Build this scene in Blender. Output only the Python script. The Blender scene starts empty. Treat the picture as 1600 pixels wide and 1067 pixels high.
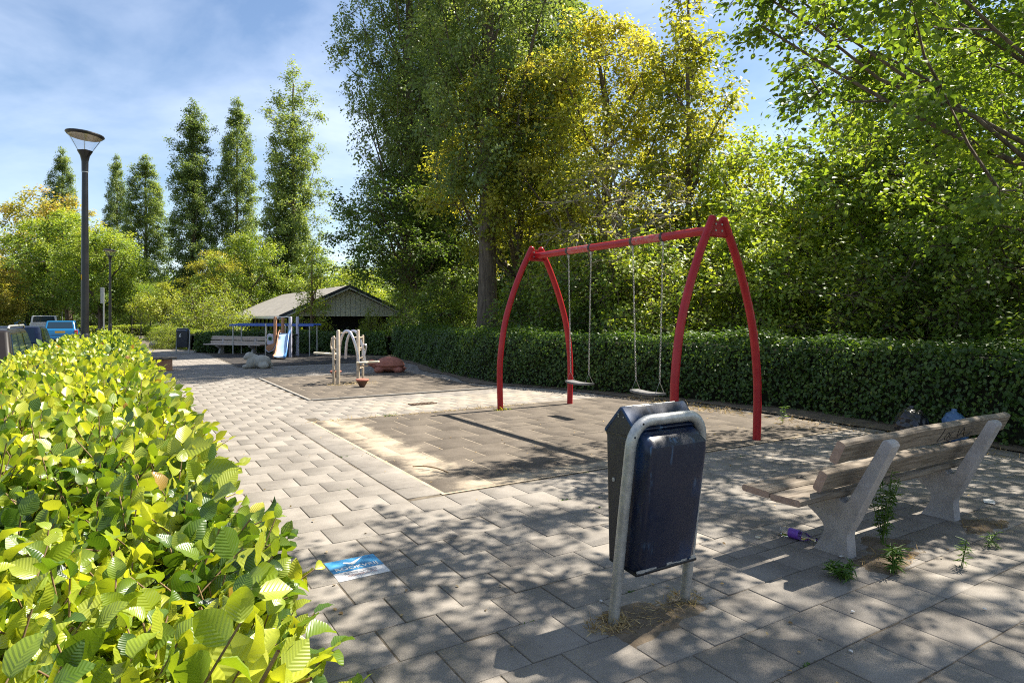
import bpy, bmesh, math, random
import numpy as np
from mathutils import Vector, Matrix, Euler
R = math.radians
random.seed(7)
rng = np.random.default_rng(11)
scn = bpy.context.scene
COL = scn.collection

# ------------------------------------------------------------------ camera
CAM_H = 1.412; YAW = R(31.75); FPX = 990.0; HZ = 496.0
cam = bpy.data.cameras.new('camera')
cam.sensor_width = 36; cam.lens = FPX / 1600 * 36
cam.shift_y = (HZ - 533.5) / 1600
cam.clip_start = 0.05; cam.clip_end = 2000
camo = bpy.data.objects.new('camera', cam); COL.objects.link(camo)
camo.location = (0, 0, CAM_H); camo.rotation_euler = (R(90), 0, -YAW)
scn.camera = camo
# ------------------------------------------------------------------ world, sun, exposure
SUN_EL = R(56)
world = bpy.data.worlds.new('World'); scn.world = world; world.use_nodes = True
wn = world.node_tree.nodes; wl = world.node_tree.links
wn.clear()
w_out = wn.new('ShaderNodeOutputWorld'); w_bg = wn.new('ShaderNodeBackground')
sky = wn.new('ShaderNodeTexSky'); sky.sky_type = 'NISHITA'; sky.sun_disc = False
sky.sun_elevation = SUN_EL; sky.sun_rotation = R(90)
sky.air_density = 1.0; sky.dust_density = 0.35; sky.ozone_density = 2.2
# thin cirrus drawn over the sky by direction
tc = wn.new('ShaderNodeTexCoord'); mp = wn.new('ShaderNodeMapping')
mp.inputs['Scale'].default_value = (1.0, 1.0, 3.4); mp.inputs['Rotation'].default_value = (R(18), R(-14), R(30))
n1 = wn.new('ShaderNodeTexNoise'); n1.inputs['Scale'].default_value = 1.7; n1.inputs['Detail'].default_value = 7
n1.inputs['Roughness'].default_value = .55; n1.inputs['Distortion'].default_value = .5
rmp = wn.new('ShaderNodeValToRGB'); rmp.color_ramp.elements[0].position = .41; rmp.color_ramp.elements[1].position = .86
rmp.color_ramp.elements[0].color = (0, 0, 0, 1); rmp.color_ramp.elements[1].color = (.62, .62, .62, 1)
mxs = wn.new('ShaderNodeMixRGB'); mxs.inputs[2].default_value = (9.0, 9.6, 10.8, 1)
wl.new(tc.outputs['Generated'], mp.inputs[0]); wl.new(mp.outputs[0], n1.inputs['Vector'])
wl.new(n1.outputs[0], rmp.inputs[0]); wl.new(rmp.outputs[0], mxs.inputs[0]); wl.new(sky.outputs[0], mxs.inputs[1])
wl.new(mxs.outputs[0], w_bg.inputs[0]); wl.new(w_bg.outputs[0], w_out.inputs[0])
w_bg.inputs[1].default_value = 0.07
sun = bpy.data.lights.new('sun', 'SUN'); sun.energy = 5.0; sun.angle = R(.53); sun.color = (1, .93, .82)
suno = bpy.data.objects.new('sun', sun); COL.objects.link(suno)
suno.rotation_euler = (0, math.pi / 2 - SUN_EL, 0); suno.location = (20, 0, 30)
scn.view_settings.view_transform = 'Standard'; scn.view_settings.look = 'None'
scn.view_settings.exposure = 1.35; scn.view_settings.gamma = 1.0
scn.view_settings.use_curve_mapping = False
scn.render.engine = 'CYCLES'
scn.cycles.use_denoising = False
scn.cycles.filter_width = 1.05
scn.cycles.max_bounces = 8; scn.cycles.diffuse_bounces = 4; scn.cycles.transmission_bounces = 5
scn.cycles.glossy_bounces = 3; scn.cycles.sample_clamp_indirect = 6

# ------------------------------------------------------------------ layout helper (ground plan from sight lines)
SN, CS = math.sin(YAW), math.cos(YAW)
def at(u, d):
    x = (u - 800) / FPX * d
    return x * CS + d * SN, -x * SN + d * CS
def top_of(v, d): return CAM_H - (v - HZ) * d / FPX

# ------------------------------------------------------------------ materials
MATS = {}
def nodes_of(m):
    m.use_nodes = True; nt = m.node_tree
    return nt, nt.nodes, nt.links, nt.nodes['Principled BSDF']
def ramp(n, cols, pos=None):
    r = n.new('ShaderNodeValToRGB'); e = r.color_ramp.elements
    while len(e) < len(cols): e.new(.5)
    for i, cc in enumerate(cols):
        e[i].position = pos[i] if pos else i / (len(cols) - 1)
        e[i].color = (*cc, 1)
    return r
def mat(name, c1, c2=None, scale=6, rough=.6, metal=0, bump=0, bscale=60, stretch=(1, 1, 1), spec=.4, detail=5, lo=.35, hi=.65, coat=0):
    m = bpy.data.materials.new(name); nt, n, l, p = nodes_of(m)
    p.inputs['Roughness'].default_value = rough; p.inputs['Metallic'].default_value = metal
    p.inputs['Specular IOR Level'].default_value = spec
    p.inputs['Coat Weight'].default_value = coat
    t = n.new('ShaderNodeTexCoord'); mpn = n.new('ShaderNodeMapping'); mpn.inputs['Scale'].default_value = stretch
    l.new(t.outputs['Object'], mpn.inputs[0])
    if c2:
        nz = n.new('ShaderNodeTexNoise'); nz.inputs['Scale'].default_value = scale; nz.inputs['Detail'].default_value = detail
        nz.inputs['Roughness'].default_value = .65
        l.new(mpn.outputs[0], nz.inputs['Vector'])
        r = ramp(n, [c1, c2], [lo, hi]); l.new(nz.outputs[0], r.inputs[0]); l.new(r.outputs[0], p.inputs['Base Color'])
    else:
        p.inputs['Base Color'].default_value = (*c1, 1)
    if bump:
        nb = n.new('ShaderNodeTexNoise'); nb.inputs['Scale'].default_value = bscale; nb.inputs['Detail'].default_value = 4
        l.new(mpn.outputs[0], nb.inputs['Vector'])
        b = n.new('ShaderNodeBump'); b.inputs['Strength'].default_value = bump; b.inputs['Distance'].default_value = .01
        l.new(nb.outputs[0], b.inputs['Height']); l.new(b.outputs[0], p.inputs['Normal'])
    MATS[name] = m
    return m
def leaf_mat(name, cols, trans=.42, rough=.42, spec=.45, pos=None, veins=False, tboost=(1.35, 1.3, .5)):
    """leaf: colour from the leaf's own tint, shiny top, light shining through"""
    m = bpy.data.materials.new(name); nt, n, l, p = nodes_of(m)
    a = n.new('ShaderNodeAttribute'); a.attribute_name = 'tint'
    oi = n.new('ShaderNodeObjectInfo')
    fac = a.outputs['Fac']
    if veins:
        ad = n.new('ShaderNodeMath'); ad.operation = 'MULTIPLY_ADD'; ad.inputs[1].default_value = .16
        l.new(oi.outputs['Random'], ad.inputs[0]); l.new(a.outputs['Fac'], ad.inputs[2])
        sb = n.new('ShaderNodeMath'); sb.operation = 'SUBTRACT'; sb.inputs[1].default_value = .08; l.new(ad.outputs[0], sb.inputs[0])
        fac = sb.outputs[0]
    r = ramp(n, cols, pos); l.new(fac, r.inputs[0])
    p.inputs['Roughness'].default_value = rough; p.inputs['Specular IOR Level'].default_value = spec
    col = r.outputs[0]
    if veins:
        uv = n.new('ShaderNodeUVMap'); sp = n.new('ShaderNodeSeparateXYZ'); l.new(uv.outputs[0], sp.inputs[0])
        ab = n.new('ShaderNodeMath'); ab.operation = 'ABSOLUTE'; l.new(sp.outputs[1], ab.inputs[0])
        k = n.new('ShaderNodeMath'); k.operation = 'MULTIPLY_ADD'; k.inputs[1].default_value = -.75; l.new(ab.outputs[0], k.inputs[0]); l.new(sp.outputs[0], k.inputs[2])
        f = n.new('ShaderNodeMath'); f.operation = 'MULTIPLY'; f.inputs[1].default_value = 62; l.new(k.outputs[0], f.inputs[0])
        sn = n.new('ShaderNodeMath'); sn.operation = 'SINE'; l.new(f.outputs[0], sn.inputs[0])
        b = n.new('ShaderNodeBump'); b.inputs['Strength'].default_value = .16; b.inputs['Distance'].default_value = .004
        l.new(sn.outputs[0], b.inputs['Height']); l.new(b.outputs[0], p.inputs['Normal'])
        pw = n.new('ShaderNodeMath'); pw.operation = 'POWER'; pw.inputs[1].default_value = 6
        s01 = n.new('ShaderNodeMath'); s01.operation = 'MULTIPLY_ADD'; s01.inputs[1].default_value = .5; s01.inputs[2].default_value = .5
        l.new(sn.outputs[0], s01.inputs[0]); l.new(s01.outputs[0], pw.inputs[0])
        mv = n.new('ShaderNodeMixRGB'); mv.inputs[2].default_value = (.32, .36, .08, 1)
        ms = n.new('ShaderNodeMath'); ms.operation = 'MULTIPLY'; ms.inputs[1].default_value = .14; l.new(pw.outputs[0], ms.inputs[0])
        l.new(ms.outputs[0], mv.inputs[0]); l.new(col, mv.inputs[1]); col = mv.outputs[0]
    l.new(col, p.inputs['Base Color'])
    tr = n.new('ShaderNodeBsdfTranslucent'); tm = n.new('ShaderNodeMixRGB'); tm.blend_type = 'MULTIPLY'; tm.inputs[0].default_value = 1
    tm.inputs[2].default_value = (*[x * 1.0 for x in tboost], 1); l.new(col, tm.inputs[1]); l.new(tm.outputs[0], tr.inputs[0])
    mx = n.new('ShaderNodeMixShader'); mx.inputs[0].default_value = trans
    l.new(p.outputs[0], mx.inputs[1]); l.new(tr.outputs[0], mx.inputs[2]); l.new(mx.outputs[0], n['Material Output'].inputs[0])
    MATS[name] = m
    return m
leaf_mat('beech_leaf', [(.022, .060, .008), (.085, .17, .015), (.28, .37, .024), (.58, .58, .06), (.38, .20, .07)], pos=[0, .27, .56, .93, 1], trans=.44, rough=.36, spec=1.0, veins=True)
leaf_mat('hornbeam_leaf', [(.018, .045, .011), (.05, .105, .02), (.105, .18, .03), (.27, .32, .05)], trans=.45, rough=.42)
leaf_mat('poplar_leaf', [(.07, .115, .042), (.145, .215, .075), (.25, .32, .11), (.40, .46, .15)], trans=.48, rough=.45, spec=.5)
leaf_mat('maple_gold_leaf', [(.09, .13, .02), (.24, .275, .038), (.45, .43, .075), (.62, .53, .15)], trans=.52, rough=.45, spec=.5)
leaf_mat('maple_green_leaf', [(.048, .095, .018), (.14, .225, .034), (.30, .385, .058), (.52, .53, .10)], trans=.52, rough=.45, spec=.5)
leaf_mat('chestnut_leaf', [(.09, .13, .024), (.24, .27, .045), (.42, .38, .085), (.50, .32, .11)], trans=.5, rough=.45, spec=.5)
leaf_mat('dark_leaf', [(.035, .07, .018), (.085, .15, .03), (.165, .245, .046), (.33, .38, .08)], trans=.5, rough=.45, spec=.5)
leaf_mat('yellow_leaf', [(.11, .17, .022), (.25, .32, .04), (.41, .44, .06), (.54, .50, .09)], trans=.5, rough=.45, spec=.5)
leaf_mat('weed_leaf', [(.04, .10, .015), (.09, .18, .03), (.16, .26, .05)], trans=.35)
leaf_mat('straw', [(.22, .14, .06), (.42, .30, .14), (.60, .47, .25)], trans=.2, rough=.7, spec=.2)
mat('bark', (.06, .045, .032), (.16, .125, .09), scale=5, rough=.9, bump=.9, bscale=14, stretch=(3, 3, .5))
mat('bark_red', (.10, .055, .035), (.24, .15, .10), scale=5, rough=.9, bump=.8, bscale=14, stretch=(3, 3, .5))
mat('twig', (.12, .07, .035), (.30, .20, .10), scale=12, rough=.8)
mat('twig_grey', (.16, .13, .10), (.30, .26, .2), scale=12, rough=.85)
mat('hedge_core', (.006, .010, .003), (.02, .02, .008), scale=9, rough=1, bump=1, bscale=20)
mat('soil', (.10, .075, .05), (.20, .155, .105), scale=5, rough=1, bump=.8, bscale=40)
mat('grass_ground', (.05, .075, .02), (.15, .13, .05), scale=1.2, rough=1, bump=.8, bscale=30)
mat('asphalt', (.09, .085, .08), (.16, .15, .14), scale=8, rough=.9, bump=.4, bscale=120)
mat('kerb_concrete', (.20, .19, .17), (.30, .28, .25), scale=8, rough=.85, bump=.3)
mat('joint_sand', (.055, .045, .033), (.17, .14, .10), scale=9, rough=1, bump=.7, bscale=90)
mat('pale_sand', (.30, .245, .17), (.42, .35, .26), scale=6, rough=1, bump=.5, bscale=120)

def pos_mask(n, l, boxes):
    """soft mask of ground areas (metres) where sand has drifted"""
    g_ = n.new('ShaderNodeNewGeometry'); sp = n.new('ShaderNodeSeparateXYZ'); l.new(g_.outputs['Position'], sp.inputs[0])
    tot = None
    for (x0, x1, y0, y1, soft, amt) in boxes:
        prod = None
        for (o, a, b) in ((0, x0, x1), (1, y0, y1)):
            for (e0, e1) in ((a - soft, a + soft), (b + soft, b - soft)):
                mr = n.new('ShaderNodeMapRange'); mr.interpolation_type = 'SMOOTHSTEP'
                mr.inputs[1].default_value = e0; mr.inputs[2].default_value = e1
                l.new(sp.outputs[o], mr.inputs[0])
                if prod is None: prod = mr.outputs[0]
                else:
                    m_ = n.new('ShaderNodeMath'); m_.operation = 'MULTIPLY'; l.new(prod, m_.inputs[0]); l.new(mr.outputs[0], m_.inputs[1]); prod = m_.outputs[0]
        m_ = n.new('ShaderNodeMath'); m_.operation = 'MULTIPLY'; m_.inputs[1].default_value = amt; l.new(prod, m_.inputs[0]); prod = m_.outputs[0]
        if tot is None: tot = prod
        else:
            m_ = n.new('ShaderNodeMath'); m_.operation = 'MAXIMUM'; l.new(tot, m_.inputs[0]); l.new(prod, m_.inputs[1]); tot = m_.outputs[0]
    return tot, g_
SAND_BOXES = [(2.15, 2.85, 4.9, 8.9, .45, 1.0), (2.2, 4.6, 4.5, 4.95, .3, .95), (3.0, 8.2, 8.7, 10.6, .5, .75), (2.3, 8.0, 8.3, 8.8, .25, .55), (6.0, 8.4, 10, 14.5, .6, .7)]
def surf_mat(name, ramp_cols, speck=.16, sandy=SAND_BOXES, rough=.9, bump=.5, stain=(.45, .62, .5), sandc=(.37, .315, .24)):
    m = bpy.data.materials.new(name); nt, n, l, p = nodes_of(m)
    p.inputs['Roughness'].default_value = rough; p.inputs['Specular IOR Level'].default_value = .25
    a = n.new('ShaderNodeAttribute'); a.attribute_name = 'tint'
    oi = n.new('ShaderNodeObjectInfo')
    ad = n.new('ShaderNodeMath'); ad.operation = 'MULTIPLY_ADD'; ad.inputs[1].default_value = .6; l.new(oi.outputs['Random'], ad.inputs[0]); l.new(a.outputs['Fac'], ad.inputs[2])
    sb = n.new('ShaderNodeMath'); sb.operation = 'SUBTRACT'; sb.inputs[1].default_value = .3; l.new(ad.outputs[0], sb.inputs[0])
    r = ramp(n, ramp_cols); l.new(sb.outputs[0], r.inputs[0])
    msk, g_ = pos_mask(n, l, sandy)
    pos = g_.outputs['Position']
    def noise(sc, de=4, ro=.6):
        z = n.new('ShaderNodeTexNoise'); z.inputs['Scale'].default_value = sc; z.inputs['Detail'].default_value = de; z.inputs['Roughness'].default_value = ro
        l.new(pos, z.inputs['Vector']); return z.outputs[0]
    # aggregate speckle
    sp_ = noise(260, 2, .8); rs = ramp(n, [(1 - speck * 2,) * 3, (1 + speck,) * 3], [.3, .7]); l.new(sp_, rs.inputs[0])
    mu = n.new('ShaderNodeMixRGB'); mu.blend_type = 'MULTIPLY'; mu.inputs[0].default_value = 1; l.new(r.outputs[0], mu.inputs[1]); l.new(rs.outputs[0], mu.inputs[2])
    # dirty blotches
    st = noise(2.3, 7, .68); r2 = ramp(n, [(.66, .64, .62), (1.08, 1.06, 1.03)], [stain[0] - .1, stain[1]]); l.new(st, r2.inputs[0])
    mu2 = n.new('ShaderNodeMixRGB'); mu2.blend_type = 'MULTIPLY'; mu2.inputs[0].default_value = 1; l.new(mu.outputs[0], mu2.inputs[1]); l.new(r2.outputs[0], mu2.inputs[2])
    # sand
    sn = noise(3.2, 8, .7); m1 = n.new('ShaderNodeMath'); m1.operation = 'ADD'; l.new(sn, m1.inputs[0])
    m0 = n.new('ShaderNodeMath'); m0.operation = 'MULTIPLY_ADD'; m0.inputs[1].default_value = .8; m0.inputs[2].default_value = -.72; l.new(msk, m0.inputs[0]); l.new(m0.outputs[0], m1.inputs[1])
    mr = n.new('ShaderNodeMapRange'); mr.inputs[1].default_value = .28; mr.inputs[2].default_value = .52; l.new(m1.outputs[0], mr.inputs[0])
    ms = n.new('ShaderNodeMixRGB'); ms.inputs[2].default_value = (*sandc, 1); l.new(mr.outputs[0], ms.inputs[0]); l.new(mu2.outputs[0], ms.inputs[1])
    l.new(ms.outputs[0], p.inputs['Base Color'])
    b = n.new('ShaderNodeBump'); b.inputs['Strength'].default_value = bump; b.inputs['Distance'].default_value = .003
    l.new(noise(190, 3, .7), b.inputs['Height']); l.new(b.outputs[0], p.inputs['Normal'])
    MATS[name] = m
    return m
surf_mat('paving', [(.235, .217, .193), (.272, .251, .223), (.305, .282, .25)], stain=(.42, .66, .5))
surf_mat('rubber', [(.133, .113, .091), (.150, .128, .103), (.168, .143, .115)], speck=.22, bump=.9, sandc=(.36, .30, .22))
surf_mat('rubber_dark', [(.04, .038, .036), (.055, .05, .047), (.075, .07, .062)], speck=.22, bump=.9, sandy=[(2.5, 8, 17.6, 18.6, .3, .6)], sandc=(.30, .25, .18))
mat('red_paint', (.30, .006, .014), (.42, .022, .024), scale=5, rough=.36, spec=.35, bump=.06, bscale=40, detail=8, lo=.3, hi=.7)
mat('red_worn', (.45, .04, .035), (.42, .22, .2), scale=30, rough=.45, spec=.5, lo=.45, hi=.7)
mat('galv', (.34, .34, .33), (.50, .50, .48), scale=22, rough=.5, metal=.55, bump=.12, bscale=80)
mat('seat_rubber', (.10, .10, .10), (.20, .19, .18), scale=20, rough=.6)
mat('chain_steel', (.36, .33, .30), (.5, .46, .42), scale=40, rough=.4, metal=.7)
mat('dark_steel', (.03, .03, .03), (.10, .09, .08), scale=30, rough=.5, metal=.5)
mat('navy_side', (.016, .018, .026), (.030, .032, .040), scale=7, rough=.42, spec=.5, bump=.06, bscale=200)
mat('wood_old', (.115, .088, .06), (.27, .225, .175), scale=7, rough=.85, stretch=(.7, 9, 9), bump=.5, bscale=9, detail=8)
mat('wood_end', (.30, .20, .15), (.40, .28, .21), scale=20, rough=.9, bump=.4)
mat('concrete', (.30, .275, .26), (.43, .40, .38), scale=9, rough=.85, bump=.35, bscale=90, detail=8)
mat('lamp_black', (.010, .010, .012), (.022, .022, .025), scale=5, rough=.35, spec=.5)
mat('lamp_face', (.42, .33, .25), (.55, .45, .35), scale=30, rough=.5)
mat('label_yellow', (.75, .42, .02), rough=.5)
mat('plastic_black', (.012, .012, .014), rough=.35)
mat('bag_black', (.010, .010, .014), (.02, .02, .026), scale=4, rough=.25, spec=.6, bump=1, bscale=12)
mat('bag_blue', (.06, .13, .27), (.10, .19, .36), scale=4, rough=.35, bump=1, bscale=12)
mat('white_paint', (.72, .71, .69), rough=.5)
mat('litter_white', (.55, .54, .52), rough=.7)
mat('wood_pale', (.42, .34, .28), (.56, .47, .40), scale=7, rough=.8, stretch=(.7, 9, 9), bump=.3, bscale=9)
mat('stone_white', (.33, .31, .26), (.46, .435, .37), scale=6, rough=.8, bump=.25, bscale=60)
mat('turtle_red', (.30, .105, .07), (.40, .16, .11), scale=9, rough=.8, bump=.3, bscale=40)
mat('tan_steel', (.42, .34, .25), (.56, .47, .36), scale=8, rough=.45, metal=.25)
mat('pipe_steel', (.46, .46, .52), (.60, .60, .66), scale=8, rough=.28, metal=.7)
mat('board_cream', (.62, .56, .42), (.72, .66, .52), scale=8, rough=.6)
mat('brown_rubber', (.10, .05, .03), (.16, .09, .06), scale=10, rough=.7)
mat('orange_wood', (.36, .17, .085), (.46, .24, .13), scale=5, rough=.6)
mat('blue_plastic', (.05, .17, .42), (.08, .23, .50), scale=3, rough=.35)
mat('pale_blue_slide', (.30, .46, .66), (.40, .56, .74), scale=3, rough=.3)
mat('blue_bar', (.03, .09, .36), (.05, .13, .45), scale=4, rough=.4)
mat('lilac_panel', (.42, .42, .52), (.50, .50, .60), scale=4, rough=.5)
mat('green_plastic', (.05, .18, .06), rough=.4)
mat('roof_felt', (.19, .175, .15), (.27, .25, .215), scale=3, rough=.95, bump=.3)
mat('roof_dark', (.045, .05, .06), (.07, .075, .085), scale=3, rough=.8)
mat('board_paint', (.66, .66, .56), (.76, .75, .65), scale=4, rough=.7)
mat('near_black', (.006, .006, .007), rough=.8)
mat('tile_blue', (.03, .20, .42), (.12, .36, .58), scale=12, rough=.45, lo=.4, hi=.75)
mat('tile_white', (.62, .60, .58), (.74, .72, .70), scale=14, rough=.5)
mat('faint_grey', (.36, .38, .42), rough=.6)
mat('faint_pink', (.62, .47, .44), rough=.6)
mat('iron', (.12, .08, .055), (.2, .14, .1), scale=14, rough=.7, metal=.3)
mat('car_dark', (.014, .011, .009), (.017, .013, .010), rough=.3, spec=.4)
mat('car_navy', (.010, .020, .05), (.011, .022, .055), rough=.25, spec=.5)
mat('car_blue', (.01, .13, .30), (.012, .14, .32), rough=.25, spec=.5)
mat('car_white', (.62, .62, .64), rough=.25, coat=.6)
mat('red_lens', (.55, .01, .012), rough=.15, coat=1)
mat('chrome', (.6, .6, .6), rough=.15, metal=1)
mat('tyre', (.015, .015, .015), rough=.85)
mat('graffiti', (.02, .018, .02), rough=.6)
mat('purple_label', (.13, .03, .32), (.2, .08, .5), scale=18, rough=.35)
mat('sign_blue', (.03, .10, .30), rough=.4)
mat('sky_blue', (.05, .25, .55), rough=.5)
mat('grey_rock', (.16, .16, .16), (.26, .26, .25), scale=8, rough=.9, bump=.5)
def glass_mat(name, tint, rough=.04, alpha=.0):
    m = bpy.data.materials.new(name); nt, n, l, p = nodes_of(m)
    p.inputs['Base Color'].default_value = (*tint, 1); p.inputs['Roughness'].default_value = rough
    p.inputs['Transmission Weight'].default_value = 1; p.inputs['IOR'].default_value = 1.45
    MATS[name] = m
glass_mat('clear_glass', (.96, .97, .97))
def thin_mat(name, tint, t=.85):
    m = bpy.data.materials.new(name); nt, n, l, p = nodes_of(m)
    tr = n.new('ShaderNodeBsdfTransparent'); tr.inputs[0].default_value = (*tint, 1); gl = n.new('ShaderNodeBsdfGlossy'); gl.inputs['Roughness'].default_value = .05
    mx = n.new('ShaderNodeMixShader'); mx.inputs[0].default_value = 1 - t
    l.new(tr.outputs[0], mx.inputs[1]); l.new(gl.outputs[0], mx.inputs[2]); l.new(mx.outputs[0], n['Material Output'].inputs[0]); MATS[name] = m
thin_mat('lamp_bowl', (.93, .95, .97), .9)
mat('car_glass', (.012, .03, .05), rough=.06, spec=.5)
mat('window_glass', (.05, .07, .02), (.16, .19, .03), scale=2.2, rough=.08, spec=.8)  # green tones paint a greenish reflection into the panes
# navy painted metal with scratches, chipped edge and a blue patch, part fading, part painted reflection
def navy_paint():
    m = bpy.data.materials.new('navy'); nt, n, l, p = nodes_of(m)
    t = n.new('ShaderNodeTexCoord')
    def noise(sc, st, de=5):
        mp_ = n.new('ShaderNodeMapping'); mp_.inputs['Scale'].default_value = st; l.new(t.outputs['Object'], mp_.inputs[0])
        z = n.new('ShaderNodeTexNoise'); z.inputs['Scale'].default_value = sc; z.inputs['Detail'].default_value = de; l.new(mp_.outputs[0], z.inputs[0]); return z.outputs[0]
    r1 = ramp(n, [(.008, .013, .034), (.014, .06, .16)], [.46, .68]); l.new(noise(3.2, (1, 1, .55)), r1.inputs[0])
    r2 = ramp(n, [(0,) * 3, (1,) * 3], [.60, .68]); l.new(noise(26, (1, 1, .16), 7), r2.inputs[0])
    r3 = ramp(n, [(0,) * 3, (1,) * 3], [.46, .60]); l.new(noise(2.6, (1, 1, 1)), r3.inputs[0])
    mu = n.new('ShaderNodeMath'); mu.operation = 'MULTIPLY'; l.new(r2.outputs[0], mu.inputs[0]); l.new(r3.outputs[0], mu.inputs[1])
    mx = n.new('ShaderNodeMixRGB'); mx.inputs[2].default_value = (.07, .14, .24, 1); l.new(mu.outputs[0], mx.inputs[0]); l.new(r1.outputs[0], mx.inputs[1])
    l.new(mx.outputs[0], p.inputs['Base Color']); p.inputs['Specular IOR Level'].default_value = .5
    rr = ramp(n, [(.26,) * 3, (.48,) * 3], [.35, .7]); l.new(noise(9, (1, 1, 1)), rr.inputs[0]); l.new(rr.outputs[0], p.inputs['Roughness'])
    MATS['navy'] = m
navy_paint()
def M(k): return MATS[k]

# ------------------------------------------------------------------ mesh helpers
class MB:
    def __init__(s): s.v = []; s.f = []
    def add(s, v, f):
        o = len(s.v); s.v += [tuple(x) for x in v]; s.f += [tuple(i + o for i in q) for q in f]; return s
    def box(s, c, d, mtx=None):
        x, y, z = [q / 2 for q in d]
        vs = [Vector((sx * x, sy * y, sz * z)) for sx in (-1, 1) for sy in (-1, 1) for sz in (-1, 1)]
        if mtx is not None: vs = [mtx @ q for q in vs]
        vs = [q + Vector(c) for q in vs]
        return s.add(vs, [(0, 1, 3, 2), (4, 6, 7, 5), (0, 4, 5, 1), (2, 3, 7, 6), (0, 2, 6, 4), (1, 5, 7, 3)])
    def prism(s, poly, fn, a, b):
        """extrude 2-D polygon between offsets a and b; fn(p, q, offset) -> 3-D"""
        n = len(poly)
        vs = [fn(p, q, a) for p, q in poly] + [fn(p, q, b) for p, q in poly]
        return s.add(vs, [tuple(range(n - 1, -1, -1)), tuple(range(n, 2 * n))] + [(i, (i + 1) % n, n + (i + 1) % n, n + i) for i in range(n)])
    def tube(s, pts, rad, n=10, cap=True, closed=False):
        pts = [Vector(p) for p in pts]; k = len(pts)
        if not hasattr(rad, '__len__'): rad = [rad] * k
        up = None; vs = []
        for i, p in enumerate(pts):
            if closed: t = (pts[(i + 1) % k] - pts[i - 1]).normalized()
            else: t = (pts[min(i + 1, k - 1)] - pts[max(i - 1, 0)]).normalized()
            if up is None:
                up = Vector((0, 0, 1)) if abs(t.z) < .9 else Vector((1, 0, 0))
            a = up - t * up.dot(t)
            if a.length < 1e-5: a = t.orthogonal()
            a.normalize(); b = t.cross(a); up = a
            for j in range(n):
                an = 2 * math.pi * j / n
                vs.append(p + (a * math.cos(an) + b * math.sin(an)) * rad[i])
        fs = []
        for i in range(k if closed else k - 1):
            i2 = (i + 1) % k
            for j in range(n):
                fs.append((i * n + j, i * n + (j + 1) % n, i2 * n + (j + 1) % n, i2 * n + j))
        if cap and not closed: fs += [tuple(range(n - 1, -1, -1)), tuple(range((k - 1) * n, k * n))]
        return s.add(vs, fs)
    def lathe(s, prof, c=(0, 0, 0), n=24, mtx=None):
        vs = []; fs = []
        for r_, z in prof:
            for j in range(n):
                a = 2 * math.pi * j / n; q = Vector((r_ * math.cos(a), r_ * math.sin(a), z))
                if mtx is not None: q = mtx @ q
                vs.append(q + Vector(c))
        for i in range(len(prof) - 1):
            for j in range(n): fs.append((i * n + j, i * n + (j + 1) % n, (i + 1) * n + (j + 1) % n, (i + 1) * n + j))
        fs.append(tuple(range(n - 1, -1, -1))); fs.append(tuple(range((len(prof) - 1) * n, len(prof) * n)))
        return s.add(vs, fs)
    def build(s, name, material, parent=None, smooth=False, bevel=0, seg=2, loc=None):
        me = bpy.data.meshes.new(name); me.from_pydata([tuple(q) for q in s.v], [], s.f)
        bm = bmesh.new(); bm.from_mesh(me); bmesh.ops.recalc_face_normals(bm, faces=bm.faces); bm.to_mesh(me); bm.free()
        me.materials.append(M(material) if isinstance(material, str) else material)
        if smooth:
            me.polygons.foreach_set('use_smooth', [True] * len(me.polygons))
            try: me.set_sharp_from_angle(angle=R(40))
            except Exception: pass
        o = bpy.data.objects.new(name, me); COL.objects.link(o)
        if parent: o.parent = parent
        if loc: o.location = loc
        if bevel:
            b = o.modifiers.new('bevel', 'BEVEL'); b.width = bevel; b.segments = seg; b.limit_method = 'ANGLE'; b.angle_limit = R(35)
        return o
def tag(o, label=None, cat=None, group=None, kind=None):
    if label: o['label'] = label
    if cat: o['category'] = cat
    if group: o['group'] = group
    if kind: o['kind'] = kind
    return o
def thing(name, loc, label, cat, group=None, rz=0):
    o = bpy.data.objects.new(name, None); COL.objects.link(o); o.location = loc; o.rotation_euler = (0, 0, rz)
    o.empty_display_size = .2
    return tag(o, label, cat, group)
def copy_tree(o, parent=None):
    q = o.copy(); COL.objects.link(q)
    if parent: q.parent = parent
    for ch in list(o.children): copy_tree(ch, q)
    return q
def np_mesh(name, V, F, material, tint=None, uv=None):
    """fast mesh from arrays; F is (m,k)"""
    me = bpy.data.meshes.new(name); V = np.ascontiguousarray(V, dtype=np.float32).reshape(-1, 3); F = np.ascontiguousarray(F, dtype=np.int32)
    m, k = F.shape
    me.vertices.add(len(V)); me.vertices.foreach_set('co', V.ravel())
    me.loops.add(m * k); me.loops.foreach_set('vertex_index', F.ravel())
    me.polygons.add(m); me.polygons.foreach_set('loop_start', np.arange(0, m * k, k, dtype=np.int32))
    if tint is not None:
        a = me.attributes.new('tint', 'FLOAT', 'FACE'); a.data.foreach_set('value', np.ascontiguousarray(tint, dtype=np.float32))
    if uv is not None:
        u = me.uv_layers.new(name='UVMap'); u.data.foreach_set('uv', np.ascontiguousarray(uv, dtype=np.float32).ravel())
    me.update(calc_edges=True); me.materials.append(M(material) if isinstance(material, str) else material)
    return me
def link(me, name, parent=None, loc=None):
    o = bpy.data.objects.new(name, me); COL.objects.link(o)
    if parent: o.parent = parent
    if loc is not None: o.location = loc
    return o
def nrm(a): return a / np.maximum(np.linalg.norm(a, axis=-1, keepdims=True), 1e-9)

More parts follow.
